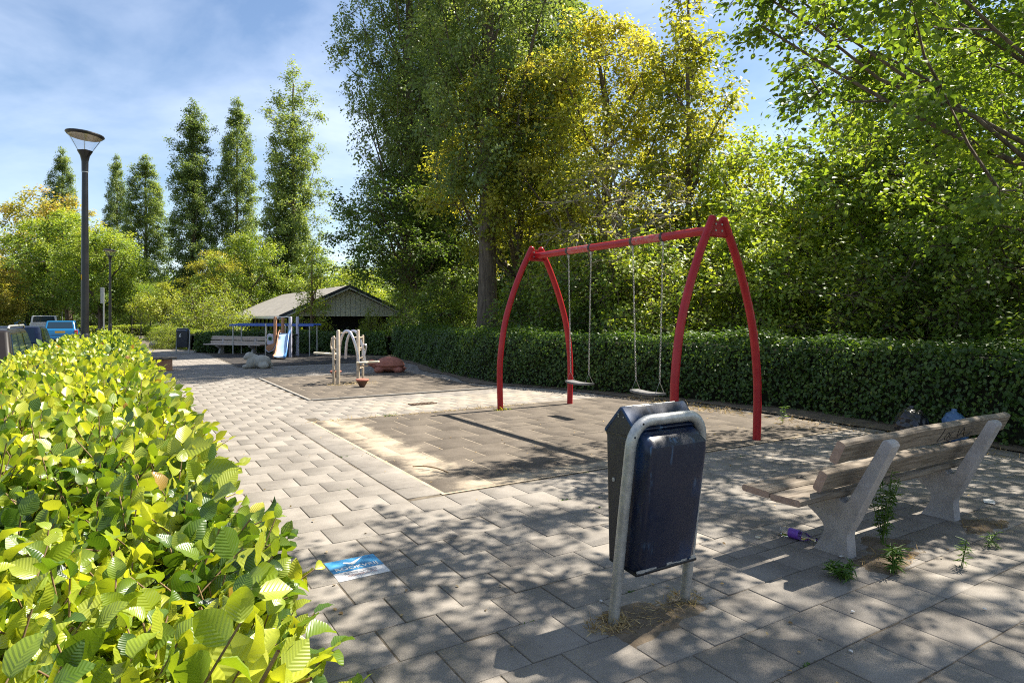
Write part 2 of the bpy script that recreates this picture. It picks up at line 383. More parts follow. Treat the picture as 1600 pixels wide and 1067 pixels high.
LEAF2 = (np.array([[0, 0, 0], [.45, .34, .07], [1, 0, -.06], [.45, -.34, .07]]), np.array([[0, 2, 1], [0, 3, 2]]))
LEAF4 = (np.array([[0, 0, 0], [.28, .33, .06], [.66, .30, .05], [1, 0, -.09], [.66, -.30, .05], [.28, -.33, .06]]),
         np.array([[0, 2, 1], [0, 3, 2], [0, 5, 4], [0, 4, 3]]))
def fine_leaf(bend=.12, fold=.10, wav=.02):
    st = [0, .10, .26, .44, .62, .79, .92, 1.0]; wd = [.03, .20, .33, .375, .345, .24, .10, .0]
    V = []; UV = []
    for i, (t, w) in enumerate(zip(st, wd)):
        zb = -bend * t * t + .04 * math.sin(t * 3)
        wob = wav * (1 if i % 2 else -1)
        for sgn in (-1, 0, 1):
            V.append((t, sgn * w, zb + (fold * w * abs(sgn) * 1.4) + wob * abs(sgn))); UV.append((t, sgn * w))
    F = []
    for i in range(len(st) - 1):
        a = i * 3
        for q in (0, 1):
            F += [[a + q, a + 3 + q, a + 4 + q], [a + q, a + 4 + q, a + 1 + q]]
    return np.array(V), np.array(F), np.array(UV)
def leaves(C, N, D, S, tmpl):
    V, F = tmpl[0], tmpl[1]
    N = nrm(N); D = nrm(D - N * np.sum(D * N, -1, keepdims=True)); B = np.cross(N, D)
    S = S.reshape(-1, 1, 1)
    P = C[:, None, :] + S * (V[None, :, 0:1] * D[:, None, :] + V[None, :, 1:2] * B[:, None, :] + V[None, :, 2:3] * N[:, None, :])
    n, k = len(C), len(V)
    FF = (F[None] + (np.arange(n) * k)[:, None, None]).reshape(-1, F.shape[1])
    return P.reshape(-1, 3), FF
def sticks(A, B, ra, rb, sides=3):
    """many thin tapered twigs in one go"""
    A = np.asarray(A, float); B = np.asarray(B, float); t = nrm(B - A)
    ref = np.where(np.abs(t[:, 2:3]) < .9, np.array([[0, 0, 1.]]), np.array([[1., 0, 0]]))
    a = nrm(np.cross(t, ref)); b = np.cross(t, a)
    ra = np.broadcast_to(np.asarray(ra, float), (len(A),))[:, None]; rb = np.broadcast_to(np.asarray(rb, float), (len(A),))[:, None]
    ring0 = [A + (a * math.cos(6.2832 * j / sides) + b * math.sin(6.2832 * j / sides)) * ra for j in range(sides)]
    ring1 = [B + (a * math.cos(6.2832 * j / sides) + b * math.sin(6.2832 * j / sides)) * rb for j in range(sides)]
    P = np.stack(ring0 + ring1, 1); k = 2 * sides
    F = np.array([[j, (j + 1) % sides, sides + (j + 1) % sides, sides + j] for j in range(sides)])
    FF = (F[None] + (np.arange(len(A)) * k)[:, None, None]).reshape(-1, 4)
    return P.reshape(-1, 3), FF
# ================================================================== SETTING
def grid_mesh(name, x0, x1, y0, y1, nx, ny, zf, material, uvx=None):
    xs = np.linspace(x0, x1, nx + 1); ys = np.linspace(y0, y1, ny + 1)
    Xg, Yg = np.meshgrid(xs, ys); Z = zf(Xg, Yg)
    V = np.stack([Xg, Yg, Z], -1).reshape(-1, 3)
    i = np.arange(nx)[None] + np.arange(ny)[:, None] * (nx + 1); i = i.ravel()
    F = np.stack([i, i + 1, i + nx + 2, i + nx + 1], 1)
    return np_mesh(name, V, F, material)
def sstep(a, b, x):
    t = np.clip((x - a) / (b - a), 0, 1); return t * t * (3 - 2 * t)
def ground_z(X, Y):
    low = sstep(9.6, 13, X) * .5 + .5 * sstep(27.5, 31, Y) * sstep(2.5, 6, X) * 1.0
    low = np.clip(low, 0, 1)
    return -.07 - .85 * low - .12 * sstep(30, 60, Y) * (1 - low) - .18 * sstep(-.6, -1.0, X) * 1.5
def gz(x, y): return float(ground_z(np.array(x, float), np.array(y, float)))
# fine sheet near, wide sheet to the horizon in one mesh
xs = np.concatenate([np.linspace(-900, -30, 12), np.linspace(-28, 60, 89), np.linspace(70, 900, 12)])
ys = np.concatenate([np.linspace(-300, -20, 8), np.linspace(-18, 80, 99), np.linspace(90, 1500, 16)])
Xg, Yg = np.meshgrid(xs, ys); Zg = ground_z(Xg, Yg); Zg -= .25 * sstep(-40, -20, -np.abs(Xg)) * 0
nx = len(xs) - 1; ny = len(ys) - 1
ii = (np.arange(nx)[None] + np.arange(ny)[:, None] * (nx + 1)).ravel()
ground = link(np_mesh('ground', np.stack([Xg, Yg, Zg], -1).reshape(-1, 3), np.stack([ii, ii + 1, ii + nx + 2, ii + nx + 1], 1), 'grass_ground'), 'ground')
tag(ground, kind='structure')
street = MB().box((-6.2, 45, -.24), (10.0, 130, .06)).build('street', 'asphalt'); tag(street, kind='structure')
kerb = MB().box((-1.12, 22, -.14), (.14, 84, .27)).build('kerb', 'kerb_concrete', bevel=.015); tag(kerb, kind='structure')
dirt = link(grid_mesh('soil_strip', -1.04, .38, -3, 60, 4, 60, lambda X, Y: X * 0 - .035 + .01 * np.sin(Y * 3), 'soil'), 'soil_strip'); tag(dirt, kind='structure')
# ---- pavement: bed of jointing sand, then the tiles one by one
pavement = link(grid_mesh('pavement', .38, 9.2, -2, 44, 8, 40, lambda X, Y: X * 0 - .0055, 'joint_sand'), 'pavement'); tag(pavement, kind='structure')
T = .30; J = .006
def tile_mesh(name, w, d, ch=.003, h=.04):
    mb = MB(); a, b = w / 2, d / 2; v = []
    for (x, y, z) in ((a, b, -h), (a, b, -ch), (a - ch, b - ch, 0)):
        v += [(-x, -y, z), (x, -y, z), (x, y, z), (-x, y, z)]
    f = [(8, 9, 10, 11)] + [(k + j, k + (j + 1) % 4, k + 4 + (j + 1) % 4, k + 4 + j) for k in (0, 4) for j in range(4)]
    me = np_mesh(name, np.array(v), np.array(f), 'paving', tint=np.full(len(f), .5)); return me
TM = {1: [tile_mesh('tile', T - J, T - J) for _ in range(1)], .5: [tile_mesh('half_tile', T / 2 - J, T - J)]}
RT = .5
MAT1 = (2.22, 7.97, 4.62, 8.70); MAT2 = (2.80, 6.30, 11.02, 15.52); MAT3 = (2.9, 7.6, 19.4, 26.2)
def in_mat(x, y):
    for (a, b, c_, d_) in (MAT1, MAT2, MAT3):
        if a - .05 < x < b + .05 and c_ - .02 < y < d_ + .02: return True
    return False
def hedge_x(y):
    return np.interp(y, [-6, 2.84, 4.3, 5.85, 7.3, 9.8, 12.0, 14.8, 18, 20.7, 22.3, 25.2], [8.1, 8.15, 8.5, 8.75, 8.35, 7.55, 6.75, 7.05, 7.75, 8.15, 8.3, 7.0])
tiles = []
row = 0
y = .06 - .6
while y < 30:
    yc = y + T / 2; shift = .15 if row % 2 else 0
    jx = random.uniform(-.012, .012)
    x = .39 - shift
    while x < 8.2:
        w = T; xa, xb = x, x + T
        zone_path = yc > 4.5
        if xa < .38: xa = .39
        if zone_path and yc < 9.1 and xa < 1.88 < xb + .01 and xb > 1.9: xb = 1.89
        if zone_path and 1.88 < (xa + xb) / 2 < 2.21 and yc < 9.1: x += T; continue
        xc = (xa + xb) / 2; w = xb - xa
        limit = min(8.05, float(hedge_x(yc)) + .05)
        if yc > 20: limit = 2.8
        if w > .09 and xc < limit and not in_mat(xc, yc):
            if not (abs(xc - 1.14) < .05 and abs(yc - 3.51) < .05):
                tiles.append((xc + (jx if not zone_path else jx * .3), yc, 1 if w > .2 else .5))
        x += T
    if 4.5 < yc < 9.1: tiles.append((2.05, yc + .07, 1))
    y += T; row += 1
def cam_uv(x, y, z=0):
    xx = x * CS - y * SN; d = x * SN + y * CS
    if d < .2: return None
    return 800 + FPX * xx / d, HZ + FPX * (CAM_H - z) / d, d
scored = []
for t_ in tiles:
    q = cam_uv(t_[0], t_[1])
    vis = q is not None and -20 < q[0] < 1620 and q[1] < 1090 and not (q[0] < 545 - (1000 - q[1]) * .35 and t_[0] < .75 and q[1] > 640)
    scored.append((q[2] if vis else 1e3, t_))
scored.sort(key=lambda a: a[0])
rest = []
for k, (d_, t_) in enumerate(scored):
    z = random.uniform(-.0018, .001); rx, ry = random.gauss(0, .002), random.gauss(0, .002); rz = random.gauss(0, .003)
    if k < 300:
        o = bpy.data.objects.new('paving_tile', TM[t_[2]][0]); COL.objects.link(o); o.parent = pavement
        o.location = (t_[0] + random.gauss(0, .0015), t_[1] + random.gauss(0, .0015), z); o.rotation_euler = (rx, ry, rz)
    else: rest.append((t_, z, rx, ry))
tv = []; tf = []; tt = []
base = {k: (np.array([v.co[:] for v in TM[k][0].vertices]), np.array([list(p.vertices) for p in TM[k][0].polygons])) for k in TM}
off = 0
for (t_, z, rx, ry) in rest:
    V, F = base[t_[2]]; P = V.copy(); P[:, 2] += z + V[:, 0] * ry + V[:, 1] * rx; P[:, 0] += t_[0]; P[:, 1] += t_[1]
    tv.append(P); tf.append(F + off); off += len(V); tt += [random.random() * .6 + .2] * len(F)
far_t = link(np_mesh('far_paving_tiles', np.concatenate(tv), np.concatenate(tf), 'paving', tint=tt), 'far_paving_tiles', pavement); tag(far_t, kind='stuff')
# far end of the path, too far to tell tiles apart
fp = link(grid_mesh('far_path', .40, 2.75, 30.1, 60, 2, 20, lambda X, Y: X * 0 + .0 - .12 * sstep(30, 60, Y), 'paving'), 'far_path'); tag(fp, kind='structure')
# ---- rubber mats of loose-laid square tiles over sand
def rubber_mat(name, box, material, size, bed, label=None, build=True):
    x0, x1, y0, y1 = box
    bedo = link(grid_mesh(name, x0 - .03, x1 + .03, y0 - .03, y1 + .03, 2, 2, lambda X, Y: X * 0 + .0005, bed), name)
    tag(bedo, kind='structure')
    nxm = max(1, round((x1 - x0) / size)); nym = max(1, round((y1 - y0) / size)); sx = (x1 - x0) / nxm; sy = (y1 - y0) / nym
    def rmesh(w, nm):
        a, b, ch = w / 2 - .0035, sy / 2 - .0012, .003; v = []
        for (xx, yy, zz) in ((a, b, -.03), (a, b, -ch), (a - ch, b - ch, 0)): v += [(-xx, -yy, zz), (xx, -yy, zz), (xx, yy, zz), (-xx, yy, zz)]
        f = [(8, 9, 10, 11)] + [(k + j, k + (j + 1) % 4, k + 4 + (j + 1) % 4, k + 4 + j) for k in (0, 4) for j in range(4)]
        return np_mesh(nm, np.array(v), np.array(f), material, tint=np.full(len(f), .5))
    full, half = rmesh(sx, 'rubber_tile'), rmesh(sx / 2, 'half_rubber_tile')
    for j in range(nym):
        cells = [(x0 + sx * (i + .5), full) for i in range(nxm)] if j % 2 == 0 else [(x0 + sx * .25, half)] + [(x0 + sx * (i + 1), full) for i in range(nxm - 1)] + [(x1 - sx * .25, half)]
        for (xx, me) in cells:
            o = bpy.data.objects.new('rubber_tile', me); COL.objects.link(o); o.parent = bedo
            o.location = (xx, y0 + sy * (j + .5), .0020 + random.uniform(-.0003, .0006))
            o.rotation_euler = (random.gauss(0, .0005), random.gauss(0, .0005), random.gauss(0, .0012))
    return bedo
rubber_mat('swing_mat', MAT1, 'rubber', .5, 'pale_sand')
rubber_mat('climber_mat', MAT2, 'rubber', .5, 'pale_sand')
rubber_mat('slide_mat', MAT3, 'rubber_dark', .5, 'joint_sand')
# concrete edging round the climber mat
x0, x1, y0, y1 = MAT2
for (cx_, cy_, w_, d_) in ((x0 - .06, (y0 + y1) / 2, .045, y1 - y0 + .165), ((x0 + x1) / 2, y0 - .06, x1 - x0 + .07, .045)):
    e_ = MB().box((cx_, cy_, .005), (w_, d_, .03)).build('edging_band', 'kerb_concrete', bevel=.006); tag(e_, kind='structure')
# earth margin along the right hedge
def strip_mesh(name, left, right, material, z):
    V = []; F = []
    for i, (a, b) in enumerate(zip(left, right)):
        for t_ in (0, .33, .66, 1): V.append((a[0] + (b[0] - a[0]) * t_, a[1] + (b[1] - a[1]) * t_, z + random.uniform(-.004, .012) * (0 < t_ < 1)))
    for i in range(len(left) - 1):
        for k in range(3): F.append((i * 4 + k, i * 4 + k + 1, i * 4 + 5 + k, i * 4 + 4 + k))
    return link(np_mesh(name, np.array(V), np.array(F), material), name)
yy = np.linspace(-6, 20, 60)
em = strip_mesh('earth_margin', [(min(float(hedge_x(q)) - .28 - .12 * math.sin(q * 1.7), 8.1), q) for q in yy], [(float(hedge_x(q)) + 1.2, q) for q in yy], 'soil', .012); tag(em, kind='structure')

# ================================================================== HEDGES
def poly_frame(pts, s):
    pts = np.array(pts, float); seg = np.diff(pts, axis=0); L = np.hypot(seg[:, 0], seg[:, 1]); cum = np.concatenate([[0], np.cumsum(L)])
    i = np.clip(np.searchsorted(cum, s, side='right') - 1, 0, len(L) - 1); t_ = (s - cum[i]) / L[i]
    c_ = pts[i] + seg[i] * t_[:, None]
    # smoothed tangent
    tang = nrm(seg)[i]; nxt = nrm(seg)[np.clip(i + 1, 0, len(L) - 1)]; prv = nrm(seg)[np.clip(i - 1, 0, len(L) - 1)]
    w = (t_ - .5)[:, None]; tg = nrm(tang + np.where(w > 0, nxt * w, prv * -w))
    return c_, tg, cum[-1]
def wob(s, k, ph):  # slow unevenness of a clipped surface
    return np.sin(s * 1.7 + ph) * .4 + np.sin(s * 3.9 + ph * 2.3) * .3 + np.sin(s * 8.3 + k * 5 + ph * 3.1) * .3
def hedge(name, pts, width, height, n, size, leafmat, label, tmpl=LEAF2, faces=(1, 1, 1), zb=-.02, depth=.07, up=.45, tintb=(.1, .75), group=None, core=True):
    """clipped hedge: polyline is its centre line; leaves on both sides and the top"""
    c0 = pts[0]
    root = thing(name, (c0[0], c0[1], zb), label, 'hedge', group)
    pts = np.array(pts, float); pts = pts - pts[0]
    _, _, L = poly_frame(pts, np.zeros(1))
    s = rng.uniform(0, L, n); c_, tg, _ = poly_frame(pts, s); sd = np.stack([tg[:, 1], -tg[:, 0]], 1)
    per = np.array([height * faces[0], width * faces[1], height * faces[2]]); per = per / per.sum()
    face = rng.choice(3, n, p=per); q = rng.uniform(0, 1, n)
    off = np.where(face == 0, -width / 2, np.where(face == 2, width / 2, (q - .5) * width))
    z = np.where(face == 1, height, .04 + q ** .85 * (height - .04))
    # round shoulders
    edge = np.where(face == 1, np.abs(off) / (width / 2), z / height)
    inw = np.abs(rng.normal(0, depth, n)) + .07 * np.clip((edge - .82) / .18, 0, 1)
    outn = np.zeros((n, 3)); sg = np.where(face == 0, -1, np.where(face == 2, 1, 0))
    outn[:, :2] = sd * sg[:, None]; outn[:, 2] = np.where(face == 1, 1, 0)
    bump = .035 * wob(s, z, 1.3) + .03 * np.sin(z * 9 + s * 5)
    P = np.zeros((n, 3)); P[:, :2] = c_ + sd * off[:, None]; P[:, 2] = z
    P += outn * (bump - inw + .04)[:, None] + rng.normal(0, .015, (n, 3))
    spr = (face == 1) & (rng.uniform(0, 1, n) < .12); P[:, 2] += np.where(spr, np.abs(rng.normal(0, .06, n)), 0) + np.where(face == 1, .03 * np.sin(s * 1.1 + 2) + .025 * np.sin(s * 2.9), 0)
    N = outn + np.array([0, 0, up]) + rng.normal(0, .5, (n, 3)); D = rng.normal(0, 1, (n, 3)) + outn * .4 + np.array([0, 0, -.5])
    S = size * rng.uniform(.65, 1.25, n)
    V, F = leaves(P, N, D, S, tmpl)
    k = len(F) // n
    patch = .5 + .5 * np.sin(s * 2.1 + z * 3) * np.sin(s * .73 + 1)
    tint = np.clip(tintb[0] + (tintb[1] - tintb[0]) * (rng.beta(1.6, 2.2, n) * .8 + .2 * patch), 0, 1)
    o = link(np_mesh('leaves', V, F, leafmat, tint=np.repeat(tint, k)), 'leaves', root); tag(o, kind='stuff')
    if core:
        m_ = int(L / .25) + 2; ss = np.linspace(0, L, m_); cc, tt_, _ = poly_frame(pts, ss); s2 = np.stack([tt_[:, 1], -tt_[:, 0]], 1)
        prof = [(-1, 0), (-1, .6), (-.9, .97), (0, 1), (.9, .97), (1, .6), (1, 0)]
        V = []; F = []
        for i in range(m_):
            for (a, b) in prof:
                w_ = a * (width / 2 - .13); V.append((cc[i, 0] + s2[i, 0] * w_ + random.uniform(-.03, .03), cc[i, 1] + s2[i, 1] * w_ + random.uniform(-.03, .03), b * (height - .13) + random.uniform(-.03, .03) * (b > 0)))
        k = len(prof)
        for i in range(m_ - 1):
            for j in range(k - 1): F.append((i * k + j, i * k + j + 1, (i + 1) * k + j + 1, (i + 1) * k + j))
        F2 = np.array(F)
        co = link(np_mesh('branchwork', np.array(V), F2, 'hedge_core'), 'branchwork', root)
    return root
yy = np.linspace(-4, 21.5, 40)
right_pts = [(float(hedge_x(q)) + .52, q) for q in yy]
hedge('hornbeam_hedge', right_pts, .95, 1.10, 64000, .062, 'hornbeam_leaf', 'long dark green clipped hedge running along the right side behind the swings', tmpl=LEAF2, faces=(1.6, 1.2, .5), tintb=(.05, .9))
hedge('hornbeam_hedge', [(8.75, 22.6), (7.7, 24.7), (6.2, 26.2), (4.6, 27.4), (2.75, 28.6)], .85, .84, 16000, .085, 'hornbeam_leaf', 'clipped green hedge at the back, behind the slide and rear bench', faces=(1.4, 1, .6), tintb=(.1, .9))
hedge('hornbeam_hedge', [(2.9, 30.5), (2.7, 36), (2.2, 44), (1.9, 52)], .9, .8, 7000, .10, 'yellow_leaf', 'low pale hedge along the far path beyond the rear litter bin', tintb=(0, .6))
hedge('hornbeam_hedge', [(-3.6, 60.0), (2.0, 58.0), (9, 56)], 1.0, .75, 6000, .14, 'yellow_leaf', 'low sunlit hedge crossing the far end of the path', tintb=(0, .7))
hedge('hornbeam_hedge', [(-.45, 21.5), (-.45, 40)], .9, .72, 7000, .09, 'beech_leaf', 'short low hedge beyond the end of the near beech hedge', tintb=(.3, .8))

# near beech hedge: leafy shoots, the nearest leaves one by one
HX0, HX1, HY0, HY1, HTOP = -.86, .19, .50, 17.0, 1.0
bh = thing('beech_hedge', (-.26, 8, -.03), 'bright yellow-green beech hedge filling the left foreground', 'hedge')
HO = np.array([-.26, 8, -.03])
def beech(n, y0, y1, tmplf, size, face='top', shoot=(.10, .20), per=6):
    s = rng.uniform(y0, y1, n)
    if face == 'top':
        hr = np.interp(s, [.5, .75, 1.0, 1.5, 3], [.08, .16, .21, .24, HX1 + .02]); x = HX0 - .02 + rng.uniform(0, 1, n) * (hr - HX0 + .02); e = np.maximum(np.abs(x - (HX0 + hr) / 2) / ((hr - HX0) / 2) - .8, 0) / .2
        z = HTOP - .10 - .07 * e - .05 * np.clip(1.4 - s, 0, 1) + .035 * wob(s * 1.3, x * 3, .7) + .03 * np.sin(x * 9 + s * 4) - np.abs(rng.normal(0, .045, n))
        d = np.stack([rng.normal(0, .55, n) + .5 * e * np.sign(x), rng.normal(0, .55, n), np.abs(rng.normal(.75, .3, n))], 1)
    else:
        sg = 1 if face == 'right' else -1
        x = np.where(sg > 0, np.interp(s, [.5, .75, 1.0, 1.5, 3], [.06, .14, .19, .22, HX1]), HX0) - sg * (.09 + np.abs(rng.normal(0, .04, n))) + .025 * wob(s, 1, 2.); z = rng.uniform(.05, HTOP - .08, n)
        d = np.stack([sg * np.abs(rng.normal(.8, .25, n)), rng.normal(0, .5, n), rng.normal(.35, .4, n)], 1)
    O = np.stack([x, s, z], 1) - HO; d = nrm(d)
    # plane of each shoot, mostly facing the sky
    pn = np.array([0, 0, 1.]) + rng.normal(0, .7, (n, 3)) + (np.array([0, 0, 0.])); pn = nrm(pn - d * np.sum(pn * d, -1, keepdims=True)); sd = np.cross(pn, d)
    Ls = rng.uniform(*shoot, n)
    ht = np.clip(.44 + .22 * np.sin(s * 2.7 + x * 4) + rng.normal(0, .34, n), 0, 1)
    PC, PN, PD, PS, PT = [], [], [], [], []
    for j in range(per):
        sg = 1 if j % 2 else -1
        tpos = (.22 + .78 * j / (per - 1))
        PC.append(O + d * (Ls * tpos)[:, None]); PD.append(d * (.45 + .5 * (j == per - 1)) + sd * sg * (.9 if j < per - 1 else .1) + rng.normal(0, .2, (n, 3)))
        PN.append(pn + rng.normal(0, .42, (n, 3))); PS.append(size * rng.uniform(.65, 1.2, n) * (1.05 - .25 * abs(tpos - .6)))
        PT.append(np.clip(ht * .75 + .10 + .17 * tpos + rng.normal(0, .14, n), 0, .86))
    C_, N_, D_, S_, T_ = [np.concatenate(q) for q in (PC, PN, PD, PS, PT)]
    brown = rng.uniform(0, 1, len(T_)) < .008; T_ = np.where(brown, 1.0, T_)
    return C_, N_, D_, S_, T_, (O - d * .10, O + d * Ls[:, None])
fineT = [fine_leaf(.22, .16, .022), fine_leaf(.42, .30, .03), fine_leaf(-.14, .10, .026), fine_leaf(.30, .45, .022)]
stickA, stickB = [], []
C_, N_, D_, S_, T_, st_ = beech(2500, HY0, 2.2, None, .047, shoot=(.06, .16)); stickA.append(st_[0]); stickB.append(st_[1])
c2 = beech(240, HY0, 2.2, None, .056, 'right'); stickA.append(c2[5][0]); stickB.append(c2[5][1])
C_, N_, D_, S_, T_ = [np.concatenate([a, b]) for a, b in zip((C_, N_, D_, S_, T_), c2[:5])]
# rank by how large each shows: nearest and highest first
dep = (C_[:, 0] + HO[0]) * SN + (C_[:, 1] + HO[1]) * CS
lat = (C_[:, 0] + HO[0]) * CS - (C_[:, 1] + HO[1]) * SN
uu = 800 + FPX * lat / dep; vv = HZ + FPX * (CAM_H - C_[:, 2] - HO[2]) / dep
inview = (uu > -40) & (uu < 1640) & (vv < 1100) & (dep > .3) & (C_[:, 2] + HO[2] > .86)
rank = np.where(inview, dep / S_, 1e6); order = np.argsort(rank); single = order[:300]; others = order[300:]
# keep the lens clear
others = others[(np.linalg.norm(C_[others] + HO - np.array([0, 0, CAM_H]), axis=1) > .42)]
leafme = []
for q in range(8):
    V, F, UV = fineT[q % 4]; leafme.append(np_mesh('leaf', V, F, 'beech_leaf', tint=np.full(len(F), .22 + .08 * q), uv=UV[F.ravel()]))
for i in single:
    Nn = nrm(N_[i]); Dd = nrm(D_[i] - Nn * np.dot(D_[i], Nn)); Bb = np.cross(Nn, Dd)
    m_ = Matrix(((Dd[0], Bb[0], Nn[0], C_[i][0]), (Dd[1], Bb[1], Nn[1], C_[i][1]), (Dd[2], Bb[2], Nn[2], C_[i][2]), (0, 0, 0, 1))) @ Matrix.Scale(float(S_[i]), 4)
    o = bpy.data.objects.new('leaf', leafme[int(np.clip((T_[i] - .1) / .75 * 8, 0, 7))]); COL.objects.link(o); o.parent = bh; o.matrix_local = m_
for q in range(4):
    idx = others[q::4]; V, F, UV = fineT[q]
    P, FF = leaves(C_[idx], N_[idx], D_[idx], S_[idx], (V, F))
    o = link(np_mesh('foliage', P, FF, 'beech_leaf', tint=np.repeat(T_[idx], len(F)), uv=np.tile(UV[F.ravel()], (len(idx), 1))), 'foliage', bh); tag(o, kind='stuff')
for (n_, a, b, sz, fc) in ((1150, 2.2, 3.0, .050, 'top'), (2900, 3.0, 8.0, .058, 'top'), (2500, 8.0, HY1, .066, 'top'), (1300, HY0, HY1, .085, 'right'), (1100, 3, HY1, .09, 'left'), (220, HY0, 3, .09, 'left')):
    C_, N_, D_, S_, T_, st_ = beech(n_, a, b, None, sz, fc); V, F = LEAF4
    P, FF = leaves(C_, N_, D_, S_, LEAF4)
    uvq = V[F.ravel(), :2]
    o = link(np_mesh('foliage', P, FF, 'beech_leaf', tint=np.repeat(T_, 4), uv=np.tile(uvq, (len(C_), 1))), 'foliage', bh); tag(o, kind='stuff')
    if b <= 8.1: stickA.append(st_[0]); stickB.append(st_[1])
SA, SB = np.concatenate(stickA), np.concatenate(stickB)
P, FF = sticks(SA, SB, .0026, .0014, 4)
o = link(np_mesh('twigs', P, FF, 'twig'), 'twigs', bh); tag(o, kind='stuff')
# clipped stubs with pale cut ends
n_ = 220; A_ = np.stack([rng.uniform(HX0, HX1, n_), HY0 + rng.beta(1, 2.5, n_) * 4, rng.uniform(HTOP - .2, HTOP - .1, n_)], 1) - HO
B_ = A_ + nrm(np.stack([rng.normal(0, .7, n_), rng.normal(0, .7, n_), rng.uniform(.3, 1, n_)], 1)) * rng.uniform(.04, .12, n_)[:, None]
P, FF = sticks(A_, B_, .0032, .0026, 5); o = link(np_mesh('cut_stems', P, FF, 'twig'), 'cut_stems', bh); tag(o, kind='stuff')
# dense inside of the hedge
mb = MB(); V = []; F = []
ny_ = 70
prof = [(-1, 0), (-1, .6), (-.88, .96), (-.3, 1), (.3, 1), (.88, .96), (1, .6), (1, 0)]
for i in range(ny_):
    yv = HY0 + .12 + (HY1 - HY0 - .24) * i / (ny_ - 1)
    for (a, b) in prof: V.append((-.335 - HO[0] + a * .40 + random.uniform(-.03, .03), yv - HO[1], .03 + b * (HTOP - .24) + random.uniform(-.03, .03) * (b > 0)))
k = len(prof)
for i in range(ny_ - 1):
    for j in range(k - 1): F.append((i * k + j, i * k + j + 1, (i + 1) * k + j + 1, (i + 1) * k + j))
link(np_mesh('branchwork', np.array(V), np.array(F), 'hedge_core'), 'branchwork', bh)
# ================================================================== OBJECTS
def arc_pts(c, r, a0, a1, n, fn):
    return [fn(c[0] + r * math.cos(a0 + (a1 - a0) * i / n), c[1] + r * math.sin(a0 + (a1 - a0) * i / n)) for i in range(n + 1)]
def smooth_curve(P, n=8):
    """Catmull-Rom through points"""
    P = [Vector(p) for p in P]; out = []
    for i in range(len(P) - 1):
        p0 = P[max(i - 1, 0)]; p1 = P[i]; p2 = P[i + 1]; p3 = P[min(i + 2, len(P) - 1)]
        for k in range(n):
            t = k / n; out.append(.5 * ((2 * p1) + (p2 - p0) * t + (2 * p0 - 5 * p1 + 4 * p2 - p3) * t * t + (3 * p1 - p0 - 3 * p2 + p3) * t ** 3))
    out.append(P[-1]); return out
